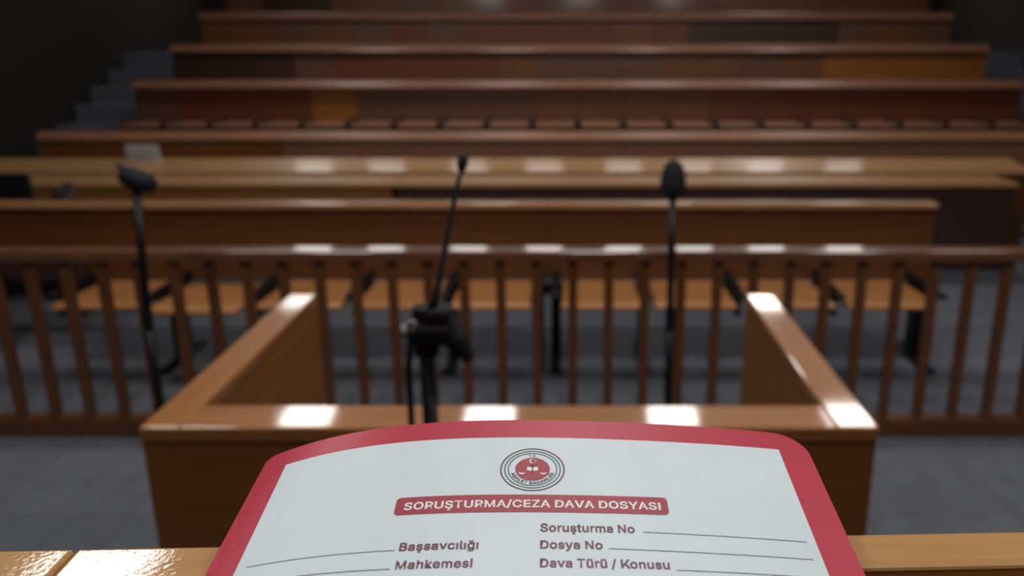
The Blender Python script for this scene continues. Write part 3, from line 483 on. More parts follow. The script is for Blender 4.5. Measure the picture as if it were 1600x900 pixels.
        '9.11.10 9.12.11 9.13.12 9.14.13 9.15.14 9.16.15 9.17.16 8.17.9 0.2.1 0.3.2 7.17.8 6.17.7 5.19.6 19.18.6 18.17.6 4.23.5 23.22.5 22.21.5 21.20.5 20.19.5 4.24.23 4.25.24 0.4.3 0.31.4 31.30.4 30.29.4 29.28.4 28.27.4 27.26.4 26.25.4 0.32.31 0.33.32'),
    's': (385, '182,-29 154,-28 129,-24 105,-16 83,-6 63,8 46,24 32,44 22,66 9,110 108,131 120,97 127,86 136,78 148,72 163,68 181,66 202,68 219,73 232,80 241,88 245,95 247,103 246,110 244,115 239,120 232,126 222,130 207,135 144,150 110,160 81,175 57,193 40,217 29,244 26,274 28,299 36,323 48,344 64,362 84,378 107,390 132,399 159,404 187,405 214,404 239,400 262,392 282,381 300,368 315,353 327,335 337,316 352,275 256,253 244,281 237,291 229,299 219,306 206,310 187,311 170,310 155,306 143,300 135,292 131,285 130,277 131,270 133,264 138,259 146,254 159,248 177,243 235,230 269,219 298,205 321,186 339,163 349,136 352,107 350,81 342,57 330,35 313,16 292,0 268,-13 242,-22 213,-27',
        '43.45.44 43.46.45 42.46.43 42.47.46 41.47.42 41.48.47 40.48.41 40.49.48 39.49.40 39.50.49 38.50.39 38.60.50 60.51.50 38.61.60 59.51.60 37.61.38 37.62.61 58.51.59 37.63.62 57.51.58 57.52.51 37.64.63 56.52.57 36.64.37 56.53.52 36.65.64 55.53.56 35.65.36 35.66.65 54.53.55 35.67.66 34.67.35 34.68.67 34.69.68 33.69.34 33.70.69 33.71.70 33.72.71 32.72.33 32.73.72 32.74.73 31.74.32 31.75.74 30.75.31 30.76.75 29.76.30 29.77.76 28.77.29 27.77.28 27.78.77 26.78.27 25.78.26 24.78.25 24.79.78 23.79.24 22.79.23 9.11.10 22.80.79 21.80.22 8.11.9 20.80.21 8.12.11 20.81.80 19.81.20 7.12.8 7.13.12 19.82.81 18.82.19 7.14.13 6.14.7 17.82.18 6.15.14 16.82.17 16.83.82 6.16.15 6.83.16 5.83.6 5.84.83 4.84.5 4.85.84 3.85.4 3.86.85 2.86.3 2.87.86 1.87.2 1.0.87'),
    't': (247, '225,400 225,306 -15,306 -15,400 44,492 147,492 147,98 148,86 150,79 152,76 154,74 160,72 171,71 173,71 177,71 183,72 188,73 193,73 218,78 238,-13 212,-21 203,-22 194,-24 186,-24 177,-25 168,-25 134,-22 103,-12 77,6 58,30 47,60 44,92',
        '31.5.4 31.6.5 2.0.3 2.1.0 31.7.6 30.7.31 30.8.7 30.9.8 29.9.30 29.10.9 29.11.10 17.19.18 16.19.17 15.19.16 29.12.11 14.19.15 13.19.14 12.19.13 29.19.12 28.19.29 27.19.28 26.19.27 26.20.19 26.21.20 25.21.26 25.22.21 25.23.22 25.24.23'),
    'u': (430, '183,-26 155,-24 129,-18 105,-8 83,7 65,26 50,49 40,76 34,106 32,138 32,400 135,400 135,145 137,121 143,103 152,89 165,80 180,74 200,71 214,72 227,75 239,80 249,87 258,96 280,98 270,120 274,135 275,153 275,400 378,400 378,-21 319,-21 302,88 302,88 290,52 293,21 269,0 242,-15 213,-23',
        '9.11.10 9.12.11 27.29.28 27.30.29 26.30.27 9.13.12 8.13.9 25.33.26 33.30.26 8.14.13 24.33.25 7.14.8 23.32.24 32.33.24 7.15.14 23.34.32 34.31.32 34.30.33 22.34.23 6.15.7 6.16.15 21.34.22 20.34.21 6.17.16 20.35.34 31.30.34 5.17.6 19.35.20 5.18.17 18.35.19 5.35.18 4.35.5 4.36.35 3.36.4 3.37.36 2.37.3 2.38.37 1.38.2 1.0.38'),
    'v': (409, '159,-4 -13,400 99,400 185,162 193,139 201,116 207,93 206,68 199,42 196,28 193,28 190,42 184,68 183,92 189,115 196,139 204,162 290,400 402,400 236,-13',
        '0.2.1 0.3.2 16.18.17 16.19.18 0.4.3 15.19.16 0.5.4 14.19.15 0.6.5 13.19.14 0.7.6 12.19.13 11.8.12 8.19.12 0.11.7 11.8.7 0.10.11 9.19.8 0.9.10 0.19.9'),
    'y': (409, '22,-152 46,-62 75,-67 85,-68 93,-69 100,-68 105,-67 110,-64 115,-60 120,-53 125,-43 131,-28 151,-2 -13,400 99,400 185,162 193,139 201,115 207,92 213,70 199,42 204,22 198,32 190,42 194,65 190,91 189,116 196,139 204,162 290,400 402,400 224,-66 215,-86 204,-104 193,-121 179,-134 164,-146 148,-155 130,-161 111,-165 92,-166 81,-166 70,-165 61,-164 53,-162 46,-160',
        '12.14.13 12.15.14 28.30.29 28.31.30 12.16.15 27.31.28 26.31.27 12.17.16 25.21.26 21.31.26 12.18.17 24.21.25 12.19.18 23.20.24 20.21.24 12.23.19 23.20.19 12.22.23 12.21.22 12.31.21 11.31.12 10.31.11 9.31.10 9.32.31 8.32.9 7.32.8 7.33.32 6.33.7 0.2.1 5.33.6 0.3.2 4.33.5 0.4.3 0.33.4 0.34.33 0.35.34 0.36.35 0.37.36 0.38.37 45.38.0 44.38.45 44.39.38 43.39.44 42.39.43 42.40.39 41.40.42'),
    'ü': (430, '133,422 117,424 102,430 90,440 80,452 73,467 71,483 73,499 80,514 90,527 102,537 117,543 133,545 149,543 164,536 177,527 187,514 193,499 195,483 193,467 187,452 177,440 164,430 149,424 183,-26 155,-24 129,-18 105,-8 83,7 65,26 50,49 40,76 34,106 32,138 32,400 135,400 135,145 137,121 143,103 152,89 165,80 180,74 200,71 214,72 227,75 239,80 249,87 258,96 280,98 270,120 274,135 275,153 275,400 378,400 378,-21 319,-21 302,88 302,88 290,52 293,21 269,0 242,-15 213,-23 277,422 261,424 246,430 233,440 223,452 217,467 215,483 217,499 223,514 233,527 246,537 261,543 277,545 293,543 308,536 320,527 330,514 336,499 338,483 336,467 330,452 320,440 308,430 293,424',
        '33.35.34 33.36.35 51.53.52 51.54.53 50.54.51 33.37.36 32.37.33 49.57.50 57.54.50 32.38.37 48.57.49 31.38.32 47.56.48 56.57.48 31.39.38 47.58.56 58.55.56 58.54.57 46.58.47 30.39.31 30.40.39 45.58.46 44.58.45 30.41.40 44.59.58 55.54.58 29.41.30 43.59.44 29.42.41 42.59.43 29.59.42 28.59.29 28.60.59 27.60.28 27.61.60 26.61.27 26.62.61 25.62.26 25.24.62 74.76.75 73.76.74 73.77.76 72.77.73 72.78.77 71.78.72 71.79.78 71.80.79 70.80.71 70.81.80 69.81.70 68.81.69 68.82.81 67.82.68 67.83.82 66.83.67 66.84.83 65.84.66 65.85.84 64.85.65 64.86.85 63.86.64 11.13.12 10.13.11 10.14.13 9.14.10 9.15.14 8.15.9 8.16.15 8.17.16 7.17.8 7.18.17 6.18.7 5.18.6 5.19.18 4.19.5 4.20.19 3.20.4 3.21.20 2.21.3 2.22.21 1.22.2 1.23.22 0.23.1'),
    'Ğ': (540, '265,541 243,543 223,548 204,557 188,568 173,583 161,599 152,618 147,638 143,680 229,680 233,649 236,642 241,636 247,631 255,628 265,627 274,628 282,631 289,636 293,642 296,649 300,680 386,680 383,638 378,618 369,599 357,583 342,569 325,557 307,548 286,543 269,-28 222,-24 178,-12 138,7 103,34 74,67 50,106 33,151 23,200 19,254 23,308 33,358 50,402 74,442 103,475 138,501 177,521 219,533 265,537 293,535 321,531 347,524 372,513 395,501 416,486 436,468 453,449 467,427 479,404 489,379 501,328 393,328 383,357 377,370 370,382 362,392 353,402 343,410 333,418 321,424 309,428 295,432 281,434 266,435 240,432 216,426 195,415 175,399 158,379 144,355 133,326 127,292 124,254 127,216 133,183 144,154 158,130 176,110 195,94 218,83 242,76 269,74 293,76 315,81 334,90 352,101 366,116 378,133 387,154 414,181 417,199 433,199 262,220 262,277 499,277 481,200 496,157 486,117 469,80 447,48 419,22 387,0 350,-15 311,-25',
        '49.51.50 49.52.51 48.52.49 48.53.52 48.54.53 47.54.48 47.55.54 46.55.47 46.56.55 46.57.56 45.76.46 76.75.46 75.57.46 74.57.75 73.57.74 73.58.57 45.77.76 72.58.73 71.58.72 45.78.77 70.58.71 70.59.58 69.59.70 45.79.78 44.79.45 68.59.69 67.59.68 67.60.59 44.80.79 66.60.67 66.61.60 43.80.44 65.61.66 43.81.80 64.61.65 64.62.61 63.62.64 43.82.81 42.82.43 42.83.82 41.83.42 41.84.83 104.106.105 104.102.106 102.107.106 40.84.41 40.85.84 40.86.85 39.86.40 104.101.102 103.107.102 103.108.107 101.103.104 101.108.103 39.87.86 100.108.101 100.109.108 38.87.39 99.109.100 38.88.87 99.110.109 98.110.99 38.89.88 37.89.38 97.110.98 37.90.89 97.111.110 96.111.97 36.90.37 36.91.90 95.111.96 36.92.91 95.112.111 94.112.95 36.93.92 93.112.94 36.112.93 35.112.36 35.113.112 34.113.35 34.114.113 33.114.34 33.115.114 32.115.33 8.10.9 8.11.10 21.23.22 21.24.23 8.12.11 20.24.21 20.25.24 7.12.8 7.13.12 19.25.20 19.26.25 6.13.7 6.14.13 18.26.19 6.15.14 17.26.18 17.27.26 5.15.6 5.16.15 16.27.17 5.27.16 5.28.27 4.28.5 4.29.28 3.29.4 3.30.29 2.30.3 2.31.30 1.31.2 1.0.31'),
    'ğ': (445, '205,412 183,414 163,419 144,427 127,439 113,453 101,470 92,488 87,508 83,550 169,550 173,520 176,513 181,506 187,501 195,498 205,497 214,498 222,501 228,506 233,513 236,520 240,550 326,550 323,508 317,488 308,470 297,453 282,439 265,428 246,419 226,414 207,-172 178,-170 151,-166 127,-160 105,-150 85,-139 68,-126 54,-111 42,-96 22,-62 108,-13 124,-36 130,-44 137,-51 144,-58 152,-64 162,-69 174,-73 189,-75 207,-76 232,-74 253,-68 269,-59 280,-46 288,-29 290,-5 310,67 307,67 315,50 311,38 302,27 291,16 277,6 261,-3 242,-11 220,-15 195,-16 162,-14 131,-5 102,9 76,28 54,52 36,81 23,114 16,151 13,191 16,231 23,269 36,302 53,332 75,358 101,378 130,393 162,403 196,405 221,404 243,399 263,392 279,382 293,371 304,360 313,349 316,336 309,321 311,321 292,400 393,400 393,-10 391,-44 382,-75 368,-102 348,-124 325,-142 298,-155 270,-164 239,-170 205,80 223,82 241,79 263,76 263,102 273,114 281,129 286,147 290,168 291,193 290,216 286,237 281,256 273,272 263,285 263,310 240,306 223,307 205,309 186,307 171,302 158,295 146,284 136,271 128,254 122,236 119,215 117,193 119,169 122,149 128,131 136,115 146,103 157,93 171,86 186,82',
        '85.87.86 85.88.87 84.88.85 96.98.97 96.99.98 84.89.88 83.89.84 83.90.89 83.91.90 82.91.83 82.92.91 82.93.92 81.126.82 126.93.82 126.94.93 81.127.126 125.94.126 124.94.125 81.128.127 124.95.94 123.95.124 81.129.128 80.129.81 123.96.95 123.122.96 122.121.96 121.120.96 120.119.96 119.99.96 80.130.129 80.131.130 79.131.80 79.132.131 78.132.79 78.133.132 118.99.119 78.134.133 77.134.78 117.99.118 77.135.134 77.136.135 116.99.117 76.136.77 76.137.136 115.99.116 75.137.76 75.138.137 114.99.115 75.139.138 113.99.114 74.139.75 74.140.139 112.58.113 58.99.113 73.140.74 73.141.140 111.58.112 73.142.141 110.59.111 59.58.111 110.60.59 57.99.58 73.143.142 109.60.110 72.143.73 72.108.143 108.60.109 108.61.60 72.61.108 72.62.61 71.62.72 71.63.62 71.64.63 70.64.71 70.65.64 70.66.65 69.66.70 69.67.66 68.67.69 56.99.57 56.100.99 55.100.56 55.101.100 41.43.42 41.44.43 41.45.44 54.101.55 41.46.45 54.102.101 40.46.41 40.47.46 53.102.54 40.48.47 39.48.40 52.102.53 39.49.48 52.103.102 39.50.49 51.103.52 39.51.50 39.103.51 38.103.39 38.104.103 37.104.38 36.104.37 36.105.104 35.105.36 35.106.105 34.106.35 34.107.106 33.107.34 33.32.107 8.10.9 8.11.10 21.23.22 21.24.23 8.12.11 20.24.21 20.25.24 7.12.8 7.13.12 19.25.20 19.26.25 6.13.7 6.14.13 18.26.19 6.15.14 17.26.18 17.27.26 5.15.6 5.16.15 16.27.17 5.27.16 5.28.27 4.28.5 4.29.28 3.29.4 3.30.29 2.30.3 2.31.30 1.31.2 1.0.31'),
    'ı': (187, '32,-21 32,400 135,400 135,-21',
        '0.2.1 0.3.2'),
    'Ş': (467, '224,8 184,-6 151,-21 121,-6 93,9 66,25 47,48 32,75 22,104 14,158 122,158 128,124 133,112 140,101 149,92 160,85 174,78 189,74 206,71 224,70 244,71 262,75 278,80 292,87 304,95 313,105 319,115 323,127 324,139 323,150 321,158 316,165 309,172 299,179 287,185 273,191 257,197 239,202 177,219 137,233 101,251 71,274 49,302 35,335 31,372 34,404 43,433 58,460 78,483 101,502 129,517 160,528 192,534 227,537 262,534 295,528 325,517 352,502 375,483 394,461 409,436 418,408 425,357 321,357 312,394 303,408 290,420 272,429 250,435 225,437 207,436 190,433 176,428 163,422 153,414 146,406 140,397 137,387 136,376 137,364 141,356 146,348 155,340 166,333 178,327 191,322 205,317 218,313 270,300 286,295 302,290 319,283 337,275 355,266 371,254 387,241 401,226 413,208 422,187 428,164 429,138 427,108 418,79 404,52 385,28 361,8 330,-5 297,-11 264,-6 165,-164 165,-86 226,-100 237,-103 244,-99 248,-96 247,-92 242,-88 238,-84 242,-81 247,-77 247,-74 244,-71 237,-67 226,-66 204,-69 220,3 227,3 232,0 224,-11 265,-11 286,-17 303,-28 301,-53 308,-67 322,-85 308,-104 300,-120 299,-146 278,-156 254,-162 227,-164',
        '52.54.53 51.54.52 51.55.54 50.55.51 50.56.55 49.56.50 49.57.56 48.57.49 48.58.57 48.59.58 47.70.48 70.69.48 69.59.48 68.59.69 47.71.70 67.59.68 47.72.71 66.59.67 66.60.59 46.72.47 46.73.72 46.74.73 65.60.66 46.75.74 65.61.60 45.75.46 64.61.65 45.76.75 45.77.76 64.62.61 63.62.64 44.77.45 44.78.77 44.79.78 43.79.44 43.80.79 43.81.80 42.81.43 42.82.81 42.83.82 42.84.83 41.84.42 41.85.84 41.86.85 41.87.86 41.88.87 40.88.41 40.89.88 40.90.89 40.91.90 39.91.40 39.92.91 39.93.92 38.93.39 38.94.93 37.94.38 37.95.94 37.96.95 36.96.37 35.96.36 35.97.96 34.97.35 33.97.34 33.98.97 32.98.33 31.98.32 31.99.98 30.99.31 29.99.30 29.100.99 28.100.29 27.100.28 27.101.100 8.10.9 8.11.10 26.101.27 8.12.11 26.102.101 7.12.8 25.102.26 7.13.12 24.102.25 7.14.13 24.103.102 6.14.7 23.103.24 6.15.14 22.103.23 6.16.15 22.104.103 21.104.22 5.16.6 5.17.16 20.104.21 5.18.17 19.104.20 5.19.18 5.104.19 5.105.104 4.105.5 4.126.105 126.106.105 3.125.4 125.126.4 3.1.125 1.124.125 127.106.126 127.107.106 2.1.3 128.108.127 108.107.127 0.128.108 124.0.1 124.128.0 124.129.128 124.130.129 124.131.130 124.132.131 124.123.132 123.122.132 122.133.132 121.133.122 120.133.121 119.133.120 119.134.133 118.134.119 117.134.118 116.134.117 116.135.134 115.135.116 114.135.115 113.135.114 113.136.135 112.136.113 111.136.112 109.111.110 109.136.111 109.137.136 109.138.137 109.139.138 109.140.139'),
    'ş': (385, '182,13 151,-6 129,-24 105,-16 83,-6 68,13 46,24 32,44 22,66 9,110 108,131 120,97 127,86 136,78 148,72 163,68 181,66 202,68 219,73 232,80 241,88 245,95 247,103 246,110 244,115 239,120 232,126 222,130 207,135 144,150 110,160 81,175 57,193 40,217 29,244 26,274 28,299 36,323 48,344 64,362 84,378 107,390 132,399 159,404 187,405 214,404 239,400 262,392 282,381 300,368 315,353 327,335 337,316 352,275 256,253 244,281 237,291 229,299 219,306 206,310 187,311 170,310 155,306 143,300 135,292 131,285 130,277 131,270 133,264 138,259 146,254 159,248 177,243 235,230 269,219 298,205 321,186 339,163 349,136 352,107 350,81 342,57 330,35 313,16 282,15 267,-9 239,-12 213,-6 126,-164 126,-86 188,-100 199,-103 206,-99 210,-96 209,-92 204,-88 200,-84 204,-81 209,-77 209,-74 206,-71 198,-68 188,-66 166,-69 172,14 199,13 194,0 181,-6 227,-11 247,-17 265,-28 263,-53 270,-67 284,-85 270,-104 261,-120 260,-146 240,-156 216,-162 189,-164',
        '43.45.44 43.46.45 42.46.43 42.47.46 41.47.42 41.48.47 40.48.41 40.49.48 39.49.40 39.50.49 38.50.39 38.60.50 60.51.50 38.61.60 59.51.60 37.61.38 37.62.61 58.51.59 37.63.62 57.51.58 57.52.51 37.64.63 56.52.57 36.64.37 56.53.52 36.65.64 55.53.56 35.65.36 35.66.65 54.53.55 35.67.66 34.67.35 34.68.67 34.69.68 33.69.34 33.70.69 33.71.70 33.72.71 32.72.33 32.73.72 32.74.73 31.74.32 31.75.74 30.75.31 30.76.75 29.76.30 29.77.76 28.77.29 27.77.28 27.78.77 26.78.27 25.78.26 24.78.25 24.79.78 23.79.24 22.79.23 9.11.10 22.80.79 21.80.22 8.11.9 20.80.21 8.12.11 20.81.80 19.81.20 7.12.8 7.13.12 19.82.81 18.82.19 7.14.13 6.14.7 17.82.18 6.15.14 16.82.17 16.83.82 6.16.15 6.83.16 5.83.6 5.84.83 4.104.5 104.84.5 104.105.84 105.85.84 4.1.104 1.103.104 106.85.105 3.1.4 106.86.85 2.1.3 107.87.106 87.86.106 0.107.87 103.0.1 103.107.0 103.108.107 103.109.108 103.110.109 103.111.110 103.102.111 102.101.111 101.112.111 100.112.101 99.112.100 98.112.99 98.113.112 97.113.98 96.113.97 95.113.96 95.114.113 94.114.95 93.114.94 92.114.93 92.115.114 91.115.92 90.115.91 88.90.89 88.115.90 88.116.115 88.117.116 88.118.117 88.119.118'),
}


def text_bm(body):
    """letter outlines of a plain bold sans serif, set side by side in units of 1/1000"""
    bm = bmesh.new()
    x = 0
    for ch in body:
        if ch == ' ':
            x += 175
            continue
        adv, vs, fs = GLYPHS[ch]
        vv = []
        for q in vs.split():
            a, b = q.split(',')
            vv.append(bm.verts.new((x + int(a), int(b), 0)))
        for q in fs.split():
            try:
                bm.faces.new([vv[int(k)] for k in q.split('.')])
            except ValueError:
                pass
        x += adv
    return bm


def lay_text(bm, body, u0, u1, base, cap, lift, mi=0, place=None):
    """letters stretched to run from u0 to u1 with their baseline at v = base"""
    t = text_bm(body)
    xs = [v.co.x for v in t.verts]
    x0, x1 = min(xs), max(xs)
    for v in t.verts:
        a = u0 + (v.co.x - x0) / (x1 - x0) * (u1 - u0)
        b = v.co.y / 535.0 * cap
        if place:
            a, b = place(a, b)
        else:
            b = base - b
        v.co = sheet(a, b, lift)
    for f in t.faces:
        f.material_index = mi
    merge(bm, t)


banner = obj('title_banner', sheet_patch(outline_round(-.0556, .0541, .0503, .0604, (.002,) * 4), 0.0003), M['ink_red'], folder,
             label='claret title strip with rounded corners')
tb = bmesh.new()
lay_text(tb, 'SORUŞTURMA/CEZA DAVA DOSYASI', -.0520, .0510, .0577, .0042, 0.00042)
obj('title_lettering', tb, M['white_ink'], banner, label='white capital lettering')

for body, u0, u1, vb, cap in (('Soruşturma No', .0025, .0392, .0709, .0043), ('Dosya No', .0025, .0262, .0797, .0042),
                              ('Dava Türü / Konusu', .0025, .0506, .0889, .0042), ('Başsavcılığı', -.0504, -.0207, .0797, .0041),
                              ('Mahkemesi', -.0504, -.0222, .0888, .0041)):
    tx = bmesh.new()
    lay_text(tx, body, u0, u1, vb, cap, 0.0003)
    obj('form_lettering', tx, M['ink'], folder, label='claret form lettering')
for u0, u1, v0, v1 in ((.0425, .1067, .0703, .0720), (.0284, .1066, .0794, .0813), (.0530, .1066, .0893, .0905),
                       (-.1084, -.0519, .0792, .0793), (-.1084, -.0522, .0880, .0886)):
    hh = 0.00016
    obj('rule_line', sheet_patch([(u0, v0 - hh), (u1, v1 - hh), (u1, v1 + hh), (u0, v0 + hh)], 0.0003), M['ink_grey'], folder,
        label='thin grey rule to write on')

# ministry emblem: rings, red disc with crescent, star, sword, book and scales, lettering around it
EU, EV, ER = -.00105, .0345, .0137
em = bmesh.new()


def ring(r0, r1, mi, lift, n=64):
    for k in range(n):
        a, b = 2 * math.pi * k / n, 2 * math.pi * (k + 1) / n
        q = [(r0, a), (r1, a), (r1, b), (r0, b)]
        f = em.faces.new([em.verts.new(sheet(EU + ER * r * math.cos(t), EV + ER * r * math.sin(t), lift)) for r, t in q])
        f.material_index = mi


def epoly(pts, mi, lift):
    f = em.faces.new([em.verts.new(sheet(EU + ER * x, EV - ER * y, lift)) for x, y in pts])
    f.material_index = mi


ring(0.955, 1.0, 0, 0.0003)
ring(0.835, 0.880, 1, 0.0003)
ring(0.735, 0.765, 2, 0.0003)
epoly([(0.535 * math.cos(2 * math.pi * k / 48), 0.535 * math.sin(2 * math.pi * k / 48)) for k in range(48)], 3, 0.0003)
cres = [(-.02 + .085 * math.cos(R(a)), .36 + .105 * math.sin(R(a))) for a in range(40, 321, 14)]
cres += [(.006 + .066 * math.cos(R(a)), .36 + .082 * math.sin(R(a))) for a in range(312, 47, -14)]
epoly(cres, 4, 0.0004)
star = []
for k in range(10):
    rr = .045 if k % 2 == 0 else .018
    star.append((.095 + rr * math.cos(R(180 + 36 * k)), .37 + rr * math.sin(R(180 + 36 * k))))
epoly(star, 4, 0.0004)
epoly([(-.17, .09), (-.02, .07), (-.02, -.10), (-.17, -.08)], 4, 0.0004)
epoly([(.02, .07), (.17, .09), (.17, -.08), (.02, -.10)], 4, 0.0004)
epoly([(-.018, .20), (.018, .20), (.012, -.20), (0, -.25), (-.012, -.20)], 5, 0.00046)
epoly([(-.05, .17), (.05, .17), (.05, .145), (-.05, .145)], 5, 0.0005)
for s in (-1, 1):
    epoly([(s * .33 + .10 * math.cos(R(a)), -.15 + .11 * math.sin(R(a))) for a in range(180, 361, 15)]
          + [(s * .33 + .10 * math.cos(R(a)), -.15 + .04 * math.sin(R(a))) for a in range(345, 180, -15)], 4, 0.0004)


def around(r, a_mid, flip):
    def place(a, b):
        ang = a_mid + (a / (ER * r)) * (1 if flip else -1)
        rr = ER * r + (-b if flip else b)
        return EU + rr * math.cos(ang), EV - rr * math.sin(ang)
    return place


span = R(150)
lay_text(em, 'ADALET BAKANLIĞI', -span / 2 * ER * .68, span / 2 * ER * .68, 0, .0016, 0.0003, 5, around(.69, R(270), True))
lay_text(em, 'T.C.', -.0016, .0016, 0, .0015, 0.0003, 3, around(.58, R(90), False))
obj('emblem', em, [M['ink'], M['ink_green'], M['ink_dark'], M['ink_red'], M['white_ink'], M['ink_dark']], folder,
    label='round red and green printed emblem')

# ------------------------------------------------------------------ the dock: a U of panels open to the hall
dock = thing('witness_stand', 'three sided wooden witness stand with honey caps standing before the railing', 'stand', (-0.146, 1.735, 0))
XO, XI = 0.848, 0.752
obj('front_panel', box(-XO + 0.004, XO - 0.004, 0.002, 0.060, 0, 0.962), M['dock_x'], dock)
obj('front_cap', box(-XI - 0.001, XI + 0.001, 0.0, 0.125, 0.962, 1.0, 0.006, 3), M['honey_x'], dock, label='honey varnished front cap')
for s in (-1, 1):
    a, b = sorted((s * XO, s * XI))
    obj('side_panel', box(a + 0.004, b - 0.004, 0.060, 1.055, 0, 0.962), M['dock_y'], dock)
    obj('side_cap', box(a, b, 0.0, 1.06, 0.962, 1.0, 0.006, 3), M['honey_y'], dock, label='honey varnished side cap')

# ------------------------------------------------------------------ the railing
rail = thing('railing', 'long dark brown wooden railing with square balusters crossing the hall', 'railing', (0, 3.74, 0))
obj('top_rail', box(-5.98, 5.98, -0.05, 0.06, 0.885, 0.935, 0.008, 4), M['rail_x'], rail)
obj('bottom_rail', box(-5.98, 5.98, -0.045, 0.045, 0.0, 0.09, 0.008), M['brown_x'], rail)
bal = None
for k in range(-35, 36):
    if bal is None:
        bal = obj('baluster', box(-0.022, 0.022, -0.022, 0.022, 0.085, 0.89, 0.004, 2), M['brown_z'], rail)
        b = bal
    else:
        b = bal.copy()
        C.objects.link(b)
        b.parent = rail
    b.location = (k * 0.1685, 0, 0)


# ------------------------------------------------------------------ front benches with tip-up seats
def front_bench(x0, x1, xs, up, label, pulled=(), capm='cap_x'):
    t = thing('courtroom_bench', label, 'bench', ((x0 + x1) / 2, 5.0, 0), 0, 'front benches behind the railing')
    ox = (x0 + x1) / 2
    a, b = x0 - ox, x1 - ox
    bk = bmesh.new()
    tmp = box(a, b, -0.02, 0.02, 0.44, 0.885, 0.004)
    merge(bk, tmp, Matrix.Translation((0, 0.0, 0.44)) @ Matrix.Rotation(R(-4), 4, 'X') @ Matrix.Translation((0, 0, -0.44)))
    obj('backrest', bk, M['brown_x'], t)
    obj('top_cap', box(a, b, -0.035, 0.085, 0.88, 0.92, 0.010, 3), M[capm], t, label='pale varnished cap along the back')
    obj('seat_beam', box(a, b, -0.10, -0.02, 0.36, 0.42, 0.005), M['black_metal'], t)
    for i, (sa, sb) in enumerate(zip(xs, xs[1:])):
        if i in up:
            st = box(sa + 0.035 - ox, sb - 0.035 - ox, -0.13, -0.095, 0.45, 0.66, 0.012, 3)
            obj('seat', st, M['dark_wood'], t, label='seat tipped up')
        else:
            dy = -0.09 if i in pulled else 0.0
            st = bmesh.new()
            q = box(sa + 0.035 - ox, sb - 0.035 - ox, -0.60 + dy, -0.03 + dy, 0.42, 0.455, 0.014, 3)
            merge(st, q, Matrix.Translation((0, -0.6, 0.44)) @ Matrix.Rotation(R(-1.5), 4, 'X') @ Matrix.Translation((0, 0.6, -0.44)))
            obj('seat', st, M['seat'], t, label='pale wooden seat folded down')
    for i, x in enumerate(xs):
        arm = bmesh.new()
        bm_box(arm, x - 0.022 - ox, x + 0.022 - ox, -0.56, -0.02, 0.47, 0.50, 0.008)
        bm_box(arm, x - 0.014 - ox, x + 0.014 - ox, -0.46, -0.05, 0.34, 0.475, 0.004)
        obj('divider', arm, M['black'], t)
        if i in (0, len(xs) - 1) or i % 3 == 1:
            lg = bmesh.new()
            bm_box(lg, x - 0.03 - ox, x + 0.03 - ox, -0.30, -0.16, 0.015, 0.40, 0.006)
            bm_box(lg, x - 0.035 - ox, x + 0.035 - ox, -0.50, 0.02, 0.0, 0.03, 0.006)
            obj('leg', lg, M['black_metal'], t)


front_bench(-4.62, -0.151, [-4.60, -4.05, -3.49, -2.93, -2.37, -1.80, -1.25, -0.72, -0.20], (0, 1, 2),
            'long brown bench behind the railing left of its middle gap, its left seats tipped up', (3 + 1,))
front_bench(-0.149, 2.215, [-0.10, 0.42, 0.95, 1.50, 2.07], (),
            'shorter brown bench behind the railing ending before the dark desk panel at right')


# ------------------------------------------------------------------ desks
def desk(x0, x1, y0, y1, z, label, pm, tm, slope=0.0, group='long counsel desks'):
    ox, oy = (x0 + x1) / 2, (y0 + y1) / 2
    t = thing('long_desk', label, 'desk', (ox, oy, 0), 0, group)
    a, b, c, d = x0 - ox, x1 - ox, y0 - oy, y1 - oy
    top = bmesh.new()
    merge(top, box(a, b, 0, d - c, -0.035, 0, 0.008, 3), Matrix.Translation((0, c, z)) @ Matrix.Rotation(R(slope), 4, 'X'))
    obj('desk_top', top, M[tm], t, label='pale varnished top')
    obj('front_panel', box(a + 0.02, b - 0.02, c + 0.03, c + 0.06, 0.0, z - 0.035), M[pm], t)
    obj('end_panel', box(a + 0.02, a + 0.055, c + 0.06, d - 0.03, 0.0, z - 0.035), M[pm], t)
    obj('end_panel', box(b - 0.055, b - 0.02, c + 0.06, d - 0.03, 0.0, z - 0.035), M[pm], t)
    return t


desk(-5.2, -1.475, 6.78, 7.22, 0.75, 'lower long desk with honey front panel behind the left bench', 'honey_x', 'desk')
desk(-1.465, 3.66, 6.78, 7.22, 0.75, 'lower long desk with very dark brown front panel behind the right bench', 'dark_wood', 'desk')
desk(-5.75, 4.12, 7.40, 7.88, 0.755, 'longest pale topped desk running right across in front of the tiered benches', 'brown_x', 'desk_slope', 7.0)

# ------------------------------------------------------------------ public benches on the tiers
TONES = ['red_wood', 'brown_wood', 'red_wood', 'grey_wood', 'brown_wood']


